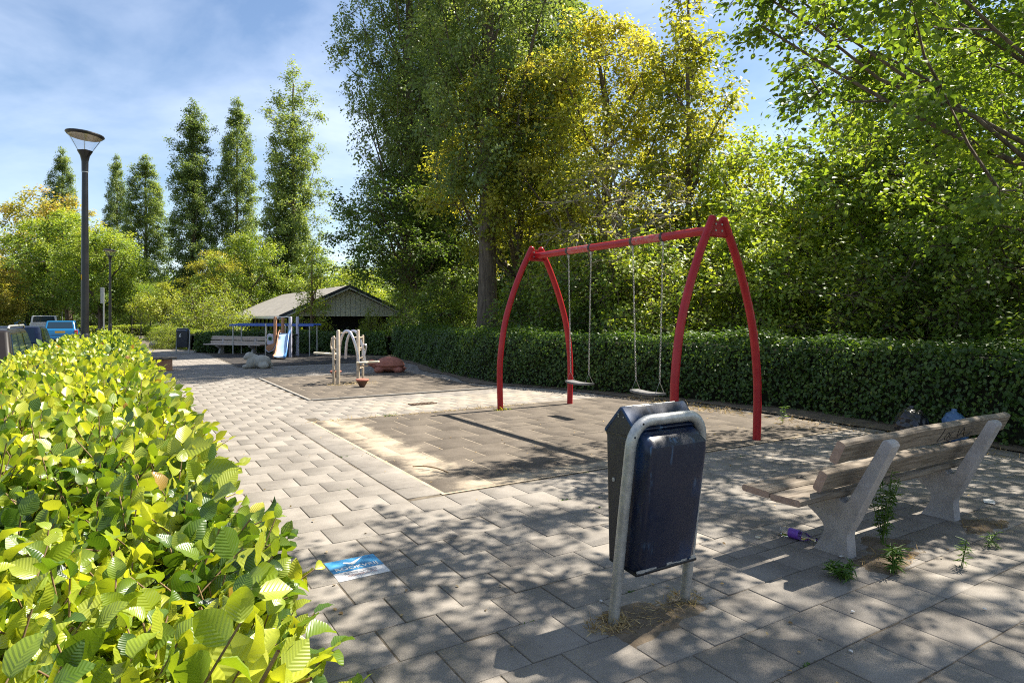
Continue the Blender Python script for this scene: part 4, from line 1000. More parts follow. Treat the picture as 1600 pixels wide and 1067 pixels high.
mb = MB(); mb.lathe([(.0, -.018), (.024, 0), (0, .018)], (-.348, -.062, .315), 10); mb.build('nose', 'grey_rock', br)
# ---- turtle sculpture
tx_, ty_ = at(607, 16.4); tu = thing('turtle_sculpture', (tx_, ty_, 0), 'red-brown turtle sculpture with domed shell near the hedge', 'sculpture', None, -YAW)
blob('shell', [((.03, 0, .20), (.375, .31, .205), (0, 0, 0)), ((.03, 0, .185), (.40, .335, .055), (0, 0, 0))], 'turtle_red', tu, .02, 3)
blob('body', [((.03, 0, .12), (.36, .29, .09), (0, 0, 0)), ((-.43, -.02, .24), (.105, .085, .10), (0, -.3, 0)), ((-.34, 0, .18), (.10, .09, .10), (0, 0, 0)), ((-.20, -.22, .07), (.13, .10, .085), (0, 0, .3)), ((-.2, .22, .07), (.13, .1, .085), (0, 0, -.3)), ((.28, -.2, .07), (.13, .1, .085), (0, 0, -.3)), ((.28, .2, .07), (.13, .1, .085), (0, 0, .3)), ((.42, 0, .1), (.06, .03, .04), (0, 0, 0))], 'turtle_red', tu, .02, 3)
mb = MB(); [mb.lathe([(.0, -.014), (.016, 0), (0, .014)], q, 8) for q in ((-.495, -.075, .275), (-.495, .05, .275))]; mb.build('eye', 'grey_rock', tu)
# ---- climbing arch with two ladders
ca = thing('climbing_arch', (4.2, 13.6, 0), 'steel climbing arch with two ladder posts and foot boards', 'climber')
def lp(u, d): x, y_ = at(u, d); return Vector((x - 4.2, y_ - 13.6, 0))
LT, LS, RTt, RS = lp(528.5, 13.35), lp(521.5, 13.45), lp(559.5, 13.75), lp(567, 14.2)
for (p, h, r_) in ((LT, 1.15, .040), (LS, 1.02, .030), (RTt, 1.15, .036), (RS, 1.02, .028)):
    MB().tube([p + Vector((0, 0, -.1)), p + Vector((0, 0, h - .02)), p + Vector((0, 0, h))], [r_, r_, r_ * .6], 12).build('post', 'tan_steel', ca, smooth=True)
for (a, b) in ((LT, LS), (RTt, RS)):
    for z in (.30, .52, .74, .97): MB().tube([a + Vector((0, 0, z)), b + Vector((0, 0, z))], .017, 8).build('rung', 'tan_steel', ca, smooth=True)
r_dir = Vector((CS, -SN, 0))
for k_, offu in enumerate((0, 10)):
    P = []
    for (u, v, dd) in ((530, 560, 13.9), (531, 540, 13.85), (534, 527, 13.8), (538, 519, 13.75), (543, 517, 13.7), (548, 521, 13.65), (553, 532, 13.6), (557.5, 548, 13.6), (560, 565, 13.6)):
        dd += .5 * k_; x, y_ = at(u + offu, dd); P.append((x - 4.2, y_ - 13.6, top_of(v, dd)))
    MB().tube(smooth_curve(P, 5), .030, 12).build('arch_tube', 'pipe_steel' , ca, smooth=True)
for (v0, u0) in ((520, 532), (527, 552), (547, 559)):
    a = lp(u0, 13.75); b = lp(u0 + 10, 14.2); z = top_of(v0, 13.9); MB().tube([a + Vector((0, 0, z)), b + Vector((0, 0, z))], .014, 8).build('arch_rung', 'tan_steel', ca, smooth=True)
P = []
for (u, v) in ((568, 562), (571, 550), (572.5, 541), (569.5, 538), (567, 543), (566, 556)):
    x, y_ = at(u, 14.0); P.append((x - 4.2, y_ - 13.6, top_of(v, 14.0)))
MB().tube(smooth_curve(P, 4), .016, 8).build('hand_loop', 'pipe_steel', ca, smooth=True)
def footboard(u, d, z, tl):
    p = lp(u, d); poly = [(-.24, -.04), (-.18, -.11), (-.02, -.11), (.03, -.045), (.24, -.05), (.26, 0), (.22, .05), (.03, .045), (-.02, .11), (-.18, .11), (-.24, .04)]
    m_ = Matrix.Rotation(-YAW + tl, 4, 'Z'); V = lambda a, b, o: p + m_ @ Vector((a, b, z + o + a * .05)); MB().prism(poly, V, -.018, .018).build('foot_board', 'board_cream', ca, bevel=.008)
footboard(574.5, 13.7, .445, 0); footboard(508.5, 13.6, .64, R(180))
MB().tube([lp(563, 13.75) + Vector((0, 0, .36)), lp(575, 13.7) + Vector((0, 0, .36)), lp(572, 13.7) + Vector((0, 0, .44))], .014, 6).build('board_stay', 'tan_steel', ca)
MB().tube([lp(521, 13.45) + Vector((0, 0, .64)), lp(517, 13.5) + Vector((0, 0, .80)), lp(519, 13.45) + Vector((0, 0, .98))], .02, 8).build('hand_loop', 'tan_steel', ca, smooth=True)
for n_, (u, d, lab) in enumerate(((566, 12.85, 'brown cone-shaped stepping stool in front of the climbing arch'), (524.5, 14.85, 'brown cone-shaped stepping stool behind the left ladder post'))):
    x, y_ = at(u, d); q = thing('stepping_cone', (x, y_, 0), lab, 'stool', 'cone-shaped stepping stools')
    MB().lathe([(.04, -.02), (.045, .0), (.118, .13)], n=24).build('cone', 'brown_rubber', q, smooth=True); MB().lathe([(.122, .128), (.134, .14), (.134, .155), (.12, .17), (.0, .178)], n=24).build('cap', 'turtle_red', q, smooth=True)
# ---- play tower with slide (local x to picture right, -y towards viewer)
tw = thing('play_tower', (*at(445, 22.6), 0), 'small play tower with pale blue slide and orange panels', 'play tower', None, -YAW)
for (x, yv, m_, h) in ((-.34, 0, 'orange_wood', 1.44), (.20, 0, 'lilac_panel', 1.44), (-.34, .75, 'orange_wood', 1.44), (.20, .75, 'lilac_panel', 1.44)):
    MB().tube([(x, yv, 0), (x, yv, h - .03), (x, yv, h)], [.058, .058, .045], 14).build('post', m_, tw, smooth=True)
MB().box((-.07, 0, 1.43), (.54, .03, .03)).build('crossbar', 'white_paint', tw); MB().box((-.07, .375, .78), (.6, .8, .05)).build('platform', 'plastic_black', tw, bevel=.01)
n = 14; V = []; F = []
cent = smooth_curve([(.02, -.04, .83), (.05, -.25, .76), (.13, -.62, .42), (.21, -.95, .15), (.27, -1.22, .08), (.28, -1.36, .08)], 4); k = 5
for p in cent:
    for (a, b) in ((-.17, .02), (-.15, 0), (0, -.012), (.15, 0), (.17, .02)): V.append((p.x + a, p.y, p.z + b))
for i in range(len(cent) - 1):
    for j in range(k - 1): F.append((i * k + j, i * k + j + 1, (i + 1) * k + j + 1, (i + 1) * k + j))
sl = MB().add(V, F).build('slide', 'pale_blue_slide', tw, smooth=True); sd_ = sl.modifiers.new('s', 'SOLIDIFY'); sd_.thickness = .03
for (sg, m_, up) in ((-1, 'orange_wood', .14), (1, 'blue_plastic', .15)):
    V = []; F = []; n = len(cent)
    for i, p in enumerate(cent):
        hh_ = up * (1 - .45 * i / n); V += [(p.x + sg * .175, p.y, p.z - .10 * (1 - i / n) - .03), (p.x + sg * .185, p.y, p.z + hh_)]
    F = [(2 * i, 2 * i + 1, 2 * i + 3, 2 * i + 2) for i in range(n - 1)]
    w_ = MB().add(V, F).build('slide_wall', m_, sl, smooth=True); s2_ = w_.modifiers.new('s', 'SOLIDIFY'); s2_.thickness = .035; s2_.offset = 0
pn = MB().prism([(-.63, .46), (-.62, .80), (-.56, .84), (-.40, .82), (-.385, .50), (-.50, .42)], lambda p, q, o: (p, -.02 + o, q), -.015, .015).build('face_panel', 'lilac_panel', tw, bevel=.01)
MB().lathe([(.075, 0), (.075, .01)], (-.505, -.036, .66), 18, Matrix.Rotation(R(90), 4, 'X')).build('green_disc', 'green_plastic', pn); MB().lathe([(.038, 0), (.038, .006)], (-.51, -.047, .655), 14, Matrix.Rotation(R(90), 4, 'X')).build('hole', 'near_black', pn)
MB().prism([(-.66, .30), (-.62, .42), (-.36, .50), (-.30, .46), (-.42, .26), (-.56, .20)], lambda p, q, o: (p, -.05 + o, q), -.02, .02).build('orange_panel', 'orange_wood', tw, bevel=.015)
MB().tube([(-.68, -.04, .28), (-.56, -.04, .18), (-.40, -.04, .25), (-.28, -.04, .46)], .022, 8).build('rail', 'lilac_panel', tw, smooth=True)
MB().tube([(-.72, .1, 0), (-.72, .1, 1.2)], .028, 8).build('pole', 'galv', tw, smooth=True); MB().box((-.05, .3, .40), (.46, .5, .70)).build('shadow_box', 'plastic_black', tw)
for z in (.2, .45, .7): MB().tube([(-.72, .1, z), (-.36, .05, z)], .018, 8).build('rung', 'dark_steel', tw)
for (x0_, x1_) in ((.02, .02), (.12, .14)): MB().tube([(x0_, -.02, .83), (x1_, -.02, 1.12), (x1_ - .04, .0, 1.14)], .014, 8).build('grab_bar', 'galv', tw, smooth=True)
# ---- horizontal ladder with blue beams
A_ = Vector((*at(365, 24.6), 0)); B_ = Vector((*at(496, 23.3), 0)); hl = thing('overhead_ladder', (A_ + B_) / 2, 'long blue overhead ladder on thin poles behind the slide', 'climbing frame', None, math.atan2((B_ - A_).y, (B_ - A_).x))
L = (B_ - A_).length
for yv in (-.22, .22):
    MB().box((0, yv, 1.12 + .03 * (yv > 0)), (L, .045, .075)).build('side_beam', 'blue_bar', hl, bevel=.012)
    for x in (-L / 2 + .18, L / 2 - .18): MB().tube([(x, yv, 0), (x, yv, 1.12)], .024, 8).build('pole', 'galv', hl, smooth=True)
for i in range(17): x = -L / 2 + .15 + (L - .3) * i / 16; MB().tube([(x, -.22, 1.14), (x + .06, .22, 1.17)], .018, 6).build('rung', 'blue_bar', hl)
# ---- drain grate
dg_ = thing('drain_grate', (4.2, 9.56, .004), 'small rusty drain grate in the sandy paving between the mats', 'drain grate')
for i in range(9): MB().box((-.2 + i * .05, 0, .004), (.025, .14, .012)).build('bar', 'iron', dg_)
MB().box((0, .075, .004), (.44, .015, .014)).build('frame', 'iron', dg_); MB().box((0, -.075, .004), (.44, .015, .014)).build('frame', 'iron', dg_)
# ---- litter
bo = thing('bottle', (3.67, 2.47, .031), 'clear bottle with purple label lying against the bench support', 'bottle', None, R(-83))
RX = Matrix.Rotation(R(90), 4, 'Y')
MB().lathe([(.028, -.11), (.031, -.10), (.031, .025), (.026, .05), (.013, .075), (.012, .11), (.014, .112), (.014, .118)], (0, 0, 0), 20, RX).build('glass_body', 'clear_glass', bo, smooth=True)
MB().lathe([(.0316, -.055), (.0316, .012)], (0, 0, 0), 20, RX).build('label_sleeve', 'purple_label', bo, smooth=True)
MB().lathe([(.0320, -.095), (.0320, -.062)], (0, 0, 0), 20, RX).build('clear_band', 'white_paint', bo, smooth=True) if False else None
cp = thing('crown_cap', (3.47, 2.62, .004), 'round pale bottle cap on the paving left of the bottle', 'cap'); MB().lathe([(.0, .0), (.016, .0), (.017, .006), (.0, .008)], n=14).build('cap', 'board_cream', cp)
def scrap(x, y_, w, l, rz, label, material='litter_white'):
    mb = MB(); V = [(-w, -l, 0), (0, -l * 1.1, .004), (w, -l * .8, .001), (w * 1.05, 0, .006), (w * .8, l, .001), (0, l * 1.05, .005), (-w * .9, l * .9, 0), (-w * 1.1, 0, .004)]
    o = MB().add(V + [(a, b, c_ + .0015) for a, b, c_ in V], [tuple(range(8)), tuple(range(8, 16))] + [(i, (i + 1) % 8, 8 + (i + 1) % 8, 8 + i) for i in range(8)]).build('paper_scrap', material, None)
    o.location = (x, y_, .005); o.rotation_euler = (0, 0, rz); tag(o, label, 'litter', 'paper scraps on the paving'); return o
scrap(5.65, 2.2, .06, .035, .4, 'crumpled white wrapper on the dark paving right of the bench')
scrap(3.62, 2.15, .007, .022, 1.2, 'white cigarette end at the foot of the near bench support')
scrap(2.03, 2.44, .007, .008, .2, 'tiny white pebble-like scrap behind the litter bin foot')
for (x, y_, a, lab) in ((2.62, 1.52, .3, 'tiny pale fleck on the paving at bottom centre'), (2.98, 1.72, 1.1, 'tiny pale fleck midway between the near bin and bench'), (3.55, 1.40, .1, 'tiny pale fleck on the paving near the bottom right corner')):
    scrap(x, y_, .005, .008, a, lab)
def bag(loc, parts, material, label):
    r_ = thing('rubbish_bag', loc, label, 'rubbish bag'); blob('sack', parts, material, r_, .016, 2, .05)
    MB().tube([(0, 0, parts[0][0][2] + parts[0][1][2] - .03), (.02, .01, parts[0][0][2] + parts[0][1][2] + .012)], [.02, .028], 8).build('knot', material, r_, smooth=True)
bag((7.62, 3.72, 0), [((0, 0, .19), (.17, .17, .20), (0, 0, 0)), ((.06, -.03, .10), (.17, .18, .11), (0, 0, 0))], 'bag_black', 'black rubbish bag slumped against the hedge behind the bench')
bag((8.0, 3.45, 0), [((0, 0, .19), (.10, .13, .17), (0, 0, 0)), ((.05, .03, .09), (.13, .15, .1), (0, 0, 0))], 'bag_blue', 'blue rubbish bag beside the hedge, right of the black bag')
st = thing('fallen_twig', (2.45, 5.35, .02), 'short dark twig lying on the sandy edge of the swing mat', 'twig'); MB().tube(smooth_curve([(-.12, .18, 0), (-.03, .08, .01), (.03, -.05, .008), (.06, -.2, 0)], 4), .006, 6).build('stick', 'twig', st)
# ---- dry grass and crumbs of soil round the bin feet, under the bench and along mat edges
def mound(name, cx_, cy_, rx_, ry_, h, material, label_kind='stuff'):
    n = 28; V = [(cx_, cy_, h)]; F = []
    for ring_ in (1, 2, 3, 4, 5):
        for j in range(n):
            a = 2 * math.pi * j / n; f_ = ring_ / 5 * (1 + .22 * math.sin(a * 3 + cx_ * 7) + .12 * math.sin(a * 7 + cy_ * 5)); V.append((cx_ + rx_ * f_ * math.cos(a), cy_ + ry_ * f_ * math.sin(a), h * (1 - (ring_ / 5) ** 2) - .004 * (ring_ == 5) + random.uniform(-.003, .003)))
    for j in range(n): F.append((0, 1 + j, 1 + (j + 1) % n))
    for r_ in range(4):
        for j in range(n): a = 1 + r_ * n; F += [(a + j, a + n + j, a + n + (j + 1) % n), (a + j, a + n + (j + 1) % n, a + (j + 1) % n)]
    o = link(np_mesh(name, np.array(V), np.array(F), material), name); tag(o, kind='stuff'); return o
def straw(name, cx_, cy_, rx_, ry_, n, L, flat=.5, material='straw', label='x', tints=(0, 1)):
    a = rng.uniform(0, 6.283, n); r_ = np.sqrt(rng.uniform(0, 1, n)); C_ = np.stack([cx_ + rx_ * r_ * np.cos(a), cy_ + ry_ * r_ * np.sin(a), rng.uniform(.0, .02, n)], 1)
    D_ = np.stack([rng.normal(0, 1, n), rng.normal(0, 1, n), np.abs(rng.normal(0, 1 - flat, n))], 1); N_ = rng.normal(0, 1, (n, 3)); N_[:, 2] += 1
    T_ = (np.array([[0, .05, 0], [0, -.05, 0], [.6, .035, .05], [.6, -.035, .05], [1, 0, -.02]]), np.array([[0, 1, 3], [0, 3, 2], [2, 3, 4]]))
    V, F = leaves(C_, N_, D_, L * rng.uniform(.4, 1.3, n), T_); o = link(np_mesh(name, V, F, material, tint=np.repeat(rng.uniform(*tints, n), 3)), name); tag(o, kind='stuff'); o['label'] = label
    return o
mound('soil_patch', 2.12, 2.19, .30, .16, .012, 'soil'); mound('soil_patch', 3.78, 1.98, .28, .12, .012, 'soil'); mound('soil_patch', 4.98, 1.98, .24, .12, .014, 'soil'); mound('soil_patch', 4.05, 2.14, .2, .12, .012, 'soil')
straw('dry_grass', 1.90, 2.23, .12, .09, 300, .042, .55, label='dry straw-coloured grass round the left foot of the near bin')
straw('dry_grass', 2.15, 2.20, .27, .10, 380, .035, .93, label='flattened dry grass between the feet of the near bin')
straw('dry_grass', 2.40, 2.24, .10, .08, 200, .036, .7, label='dry grass round the right foot of the near bin')
straw('dry_grass', 3.85, 1.98, .30, .10, 200, .035, .93, label='dry stalks under the near bench support', tints=(0, .6))
straw('dry_grass', 4.95, 1.95, .26, .10, 130, .035, .93, label='dry stalks under the far bench support', tints=(0, .6))
straw('dry_grass', 4.0, 8.62, 1.9, .06, 260, .07, .8, label='straw bits along the far edge of the swing mat', tints=(.3, 1)); straw('dry_grass', 7.7, 7.2, .35, 1.3, 500, .08, .7, label='dry grass along the foot of the right hedge', tints=(.1, 1))
straw('dry_grass', 7.75, 4.2, .5, 1.6, 600, .06, .92, label='dead leaves and stalks on the earth by the right hedge', tints=(0, .6))
straw('dry_grass', 4.2, 13.2, .55, .35, 260, .07, .85, label='yellow leaf litter round the climbing arch', tints=(.6, 1))
straw('green_weeds', 3.3, 8.62, .12, .05, 60, .06, .2, 'weed_leaf', 'small green weed at the far edge of the swing mat'); straw('green_weeds', 4.95, 8.28, .16, .06, 90, .07, .2, 'yellow_leaf', 'yellow-green weed at the far left swing leg')
# ---- weeds: stems with narrow leaves
def weed(loc, h, stems, spread, label, leafn=26, leafL=.06):
    root = thing('weed', (*loc, 0), label, 'weed', 'weeds round the bench'); A, B, Cc, Dd, Nn = [], [], [], [], []
    for s_ in range(stems):
        a = random.uniform(0, 6.28); ln = random.uniform(.75, 1) * h; tip = np.array([math.cos(a) * spread * random.uniform(.2, 1), math.sin(a) * spread * random.uniform(.2, 1), ln]); prev = np.array([random.gauss(0, .012), random.gauss(0, .012), 0])
        b0 = prev.copy()
        for i in range(1, 6):
            t = i / 5; p = b0 + (tip - b0) * t + np.array([0, 0, .05 * h * math.sin(t * 3.1)]); A.append(prev); B.append(p); prev = p
        for i in range(leafn):
            t = random.uniform(.15, 1); p = b0 + (tip - b0) * t + np.array([0, 0, .05 * h * math.sin(t * 3.1)]); an = random.uniform(0, 6.28)
            Cc.append(p); Dd.append([math.cos(an), math.sin(an), random.uniform(-.1, .7)]); Nn.append([random.gauss(0, .4), random.gauss(0, .4), 1])
    P, FF = sticks(A, B, .003, .002, 4); link(np_mesh('stems', P, FF, 'weed_leaf', tint=np.full(len(FF), .6)), 'stems', root)
    T_ = (np.array([[0, 0, 0], [.4, .085, .03], [1, 0, -.12], [.4, -.085, .03]]), np.array([[0, 2, 1], [0, 3, 2]]))
    V, F = leaves(np.array(Cc), np.array(Nn), np.array(Dd), leafL * rng.uniform(.6, 1.3, len(Cc)), T_); o = link(np_mesh('leaves', V, F, 'weed_leaf', tint=np.repeat(rng.uniform(0, 1, len(Cc)), 2)), 'leaves', root); tag(o, kind='stuff')
weed((4.02, 2.13), .50, 9, .13, 'tall bushy green weed growing through the bench by its near support', 40, .055)
weed((3.34, 1.95), .09, 7, .12, 'low green weed on the paving in front of the near bench support', 22, .06)
weed((3.63, 1.86), .17, 5, .05, 'small upright weed just right of the low weed before the bench', 26, .06)
weed((4.06, 1.70), .17, 2, .03, 'thin single-stemmed weed on the paving under the bench middle', 24, .05)
weed((4.55, 1.75), .10, 3, .06, 'tiny weed at a paving joint at the right edge of the bench shade', 14, .05)
weed((7.55, 5.3), .3, 2, .06, 'thin pale weed standing on the earth before the right hedge', 20, .06)
# ---- pavilion behind the back hedge
bl = thing('pavilion', (6.68, 31, -.66), 'low park pavilion with grey pitched roof and cream boarded gable', 'building')
W_, LN, EV, RG = 5.7, 17.0, 2.25, 3.55
pitch = (RG - EV) / (W_ / 2)
MB().box((W_ / 2, LN / 2 + .5, EV / 2 - .02), (W_ - .5, LN - 1, EV - .1)).build('wall', 'near_black', bl)  # black colour paints the dark of the opening under the gable
gab = MB().prism([(0.05, EV - .05), (W_ - .05, EV - .05), (W_ - .05, EV + .02), (W_ / 2, RG - .03), (.05, EV + .02)], lambda p, q, o: (p, o, q), .10, .22).build('gable', 'board_paint', bl)
nb_ = 22
for i in range(nb_):
    xa = .10 + (W_ - .2) * i / nb_; xb = xa + (W_ - .2) / nb_ - .018; zt = lambda x: EV + pitch * (W_ / 2 - abs(x - W_ / 2)) - .07
    xs_ = [xa, xb]; pol = [(xa, EV - .12), (xb, EV - .12), (xb, max(zt(xb), EV - .08)), (xa, max(zt(xa), EV - .08))]
    if xa < W_ / 2 < xb: pol.insert(3, (W_ / 2, zt(W_ / 2)))
    MB().prism(pol, lambda p, q, o: (p, o, q), .055, .097).build('board', 'board_paint', gab)
for sg in (0, 1):
    xe, zr = (-.45, EV - .45 * pitch) if not sg else (W_ + .45, EV - .45 * pitch)
    V = [(xe, -.55, zr), (W_ / 2, -.55, RG), (W_ / 2, LN - 2.6, RG), (xe, LN, zr)]
    rf = MB().add(V + [(a, b, c_ + .10) for a, b, c_ in V], [(0, 1, 2, 3), (4, 5, 6, 7), (0, 1, 5, 4), (1, 2, 6, 5), (2, 3, 7, 6), (3, 0, 4, 7)]).build('roof_slope', 'roof_felt', bl)
    MB().prism([(xe, zr - .02), (W_ / 2, RG - .02), (W_ / 2, RG + .135), (xe, zr + .135)], lambda p, q, o: (p, o, q), -.60, -.552).build('verge_shade', 'roof_dark', rf)  # dark strip: shade along the verge put into the colour
    MB().prism([(xe, zr - .08), (W_ / 2, RG - .08), (W_ / 2, RG - .022), (xe, zr - .022)], lambda p, q, o: (p, o, q), -.585, -.545).build('verge_trim', 'white_paint', rf)
    MB().box((xe - .03, LN / 2 - .3, zr + .03), (.06, LN + .5, .13)).build('gutter', 'white_paint', rf)
MB().add([(-.45, LN, EV - .45 * pitch + .1), (W_ + .45, LN, EV - .45 * pitch + .1), (W_ / 2, LN - 2.6, RG + .1)], [(0, 1, 2)]).build('hip', 'roof_felt', bl)
for i in range(13):
    yv = 1.1 + i * 1.15; wn_ = MB().box((.215, yv, 1.35), (.05, 1.0, 1.35)).build('window', 'window_glass', bl); MB().box((.18, yv - .56, 1.3), (.08, .09, 1.75)).build('mullion', 'near_black', wn_); MB().box((.19, yv, 2.06), (.06, 1.1, .08)).build('head_rail', 'near_black', wn_)
MB().box((1.2, 9, RG - 1.15), (.25, .25, .5)).build('roof_vent', 'roof_dark', bl)
# ================================================================== TREES
def env(shape, t):
    t = np.asarray(t, float)
    if shape == 'round': return np.sin(np.pi * np.clip(t * .90 + .07, 0, 1)) ** .62
    if shape == 'broad': return np.clip(1.15 * (1 - (2 * np.abs(t - .38)) ** 2.4 * .75), .1, 1) * np.where(t > .9, .75, 1)
    if shape == 'poplar': return np.interp(t, [0, .06, .18, .35, .6, .8, .92, 1], [.6, .88, .98, 1, .97, .78, .5, .12])
    if shape == 'cone': return np.interp(t, [0, .12, .3, .6, .85, 1], [.6, .95, 1, .72, .38, .05])
    if shape == 'shrub': return np.interp(t, [0, .2, .5, .8, 1], [.75, 1, .95, .7, .2])
    if shape == 'umbrella': return np.interp(t, [0, .25, .5, .8, 1], [1.0, 1.0, .85, .55, .12])
    return np.ones_like(t)
def crown_mesh(seed, shape, z0, z1, Rr, ncl, nlf, size, leafmat, rc=(.35, .7), tmpl=LEAF2, flat=.65, shell=.45, tb=(.1, .9), topyellow=.2, bark='bark', trunk_r=.16, lean=(0, 0), limbs=10, steep=.9, spires=0, low=0.0, twiggy=1.0, ell=1.0, off=(0, 0), extra=None, droop=0.0, limbf=(.28, .5)):
    r = np.random.default_rng(seed)
    # ---- clump centres inside an uneven envelope
    ph = r.uniform(0, 6.28, 6); K = []
    t = r.uniform(0, 1, ncl * 3); a = r.uniform(0, 6.283, ncl * 3)
    w = env(shape, t); keep = r.uniform(0, 1, ncl * 3) < (w ** 1.3 + .05); t, a = t[keep][:ncl], a[keep][:ncl]; n = len(t)
    lob = 1 + .16 * np.sin(3 * a + ph[0] + 4 * t) + .12 * np.sin(5 * a + ph[1] - 7 * t) + .12 * np.sin(2 * a + ph[2] + 11 * t)
    rad = Rr * env(shape, t) * lob * r.uniform(0, 1, n) ** shell
    tx_ = lean[0] * t; ty_ = lean[1] * t
    C = np.stack([off[0] * np.minimum(t * 3, 1) + tx_ + rad * np.cos(a), off[1] * np.minimum(t * 3, 1) + ty_ + rad * np.sin(a) * ell, z0 + (z1 - z0) * t], 1)
    if spires:
        sa = r.uniform(0, 6.28, spires)
        for i in range(spires):
            m = r.uniform(0, 1, n) < .5 / spires * 1.4; c0 = np.array([math.cos(sa[i]), math.sin(sa[i])]) * Rr * .45; sh = r.uniform(.78, 1.0)
            k_ = 1 - .75 * ((C[m, 2] - z0) / (z1 - z0)) ** 2; C[m, 0] = C[m, 0] * .55 + c0[0] * k_; C[m, 1] = C[m, 1] * .55 + c0[1] * k_; C[m, 2] = z0 + (C[m, 2] - z0) * sh
    C += r.normal(0, .08, C.shape)
    if extra is not None: C = np.concatenate([C, extra]); n = len(C)
    # ---- leaves
    cr = r.uniform(*rc, n)
    if extra is not None: cr[-len(extra):] = r.uniform(.26, .42, len(extra))
    per = np.maximum(3, (nlf * (cr ** 2) / np.sum(cr ** 2)).astype(int)); idx = np.repeat(np.arange(n), per); m = len(idx)
    nt = 8; ax_ = np.stack([C[:, 0] - lean[0] * .5, C[:, 1] - lean[1] * .5, (C[:, 2] - (z0 + z1) / 2) * .5], 1)
    dirs = nrm(r.normal(0, 1, (n, nt, 3)) * np.array([1, 1, flat]) + nrm(ax_)[:, None, :] * .45 + np.array([0, 0, droop])); tl = cr[:, None] * r.uniform(.6, 1.25, (n, nt))
    tw = r.integers(0, nt, m); tt_ = r.uniform(.12, 1, m) ** .75; dv = dirs[idx, tw]; ll = tl[idx, tw]
    P = C[idx] + dv * (ll * tt_)[:, None] + r.normal(0, 1, (m, 3)) * (size * .55 + ll * .10)[:, None]; P[:, 2] -= .22 * ll * tt_ ** 2
    g_ = nrm(P - C[idx])
    N = g_ * .35 + np.array([0, 0, .8]) + r.normal(0, .45, (m, 3)); D = dv * np.array([1, 1, .5]) + np.array([0, 0, -.3]) + r.normal(0, .5, (m, 3))
    S = size * r.uniform(.6, 1.3, m)
    V, F = leaves(P, N, D, S, tmpl)
    ct = r.uniform(0, 1, n); hgt = (C[:, 2] - z0) / (z1 - z0)
    tint = tb[0] + (tb[1] - tb[0]) * np.clip(.55 * ct[idx] + .45 * r.beta(1.5, 1.8, m) + topyellow * (hgt[idx] - .4), 0, 1)
    me = np_mesh('crown', V, F, leafmat, tint=np.repeat(tint, len(F) // m))
    # ---- wood: trunk, limbs, then a branch to every clump
    mb = MB(); H = z1
    wander = [(0, 0)]
    top_t = .93 if shape in ('poplar', 'cone') else .62
    K_ = 8; tp = []
    for i in range(K_ + 1):
        f = i / K_; tp.append(Vector((lean[0] * f * .6 + off[0] * f * f * .5 + r.normal(0, .05) * (i > 0) * Rr * .2, lean[1] * f * .6 + off[1] * f * f * .5 + r.normal(0, .05) * (i > 0) * Rr * .2, -.3 + (z0 + (z1 - z0) * top_t + .3) * f)))
    tr_ = [trunk_r * (1.35 if i == 0 else (1 - .82 * (i / K_) ** .9)) for i in range(K_ + 1)]
    if trunk_r > 0: mb.tube(smooth_curve(tp, 3), list(np.interp(np.linspace(0, 1, K_ * 3 + 1), np.linspace(0, 1, K_ + 1), tr_)), 9)
    nodes = [np.array(p) for p in smooth_curve(tp, 4) if p.z > max(.4, z0 * .75)]
    order = r.permutation(n)[:limbs]; base_nodes = np.array(nodes)
    for i in order:
        c_ = C[i]; hd = np.hypot(c_[0], c_[1]); zs = max(z0 * .7, c_[2] - hd * steep - .4); j = int(np.argmin(np.abs(base_nodes[:, 2] - zs))); s0 = base_nodes[j]
        f = np.linspace(0, 1, 7)[:, None]; mid = s0 + (c_ - s0) * np.array([.55, .55, .42]); Q = (1 - f) ** 2 * s0 + 2 * f * (1 - f) * mid + f * f * c_
        Q[1:-1] += r.normal(0, .05, (5, 3)); rr0 = trunk_r * r.uniform(*limbf); mb.tube([Vector(q) for q in Q], list(np.linspace(rr0, max(.012, rr0 * .22), 7)), 6, cap=False)
        nodes += [q for q in Q[2:]]
    ND = np.array(nodes); A, B, r0 = [], [], []
    near0 = np.min(np.linalg.norm(ND[None] - C[:, None], axis=2), axis=1)
    for i in np.argsort(near0):
        c_ = C[i]; dz = ND[:, 2] - c_[2]; d_ = np.linalg.norm(ND - c_, axis=1) + np.maximum(dz, 0) * 1.2; j = int(np.argmin(d_)); s0 = ND[j]; ln = np.linalg.norm(c_ - s0)
        m1 = s0 + (c_ - s0) * .5 + np.array([0, 0, -.05 * ln]) + r.normal(0, .05, 3); A += [s0, m1]; B += [m1, c_]; w0 = .009 + .008 * ln; r0 += [(w0, w0 * .75), (w0 * .75, .006)]
        ND = np.concatenate([ND, [m1, c_]])
        for q in range(nt):
            e = c_ + dirs[i, q] * tl[i, q] * .92; e[2] -= .2 * tl[i, q]; A.append(c_); B.append(e); r0.append((.0055 * twiggy, .0022 * twiggy))
    r0 = np.array(r0); PV, PF = sticks(A, B, r0[:, 0], r0[:, 1], 3)
    TV = np.array([tuple(v) for v in mb.v]).reshape(-1, 3); fq = [q for q in mb.f if len(q) == 4]
    allV = np.concatenate([TV, PV]) if len(TV) else PV; allF = np.concatenate([np.array(fq), PF + len(TV)]) if len(fq) else PF
    tm = np_mesh('trunk', allV, allF, bark); tm.polygons.foreach_set('use_smooth', np.ones(len(tm.polygons), bool))
    return me, tm
CACHE = {}
def hgt(v, d): return CAM_H - (v - HZ) * d / FPX
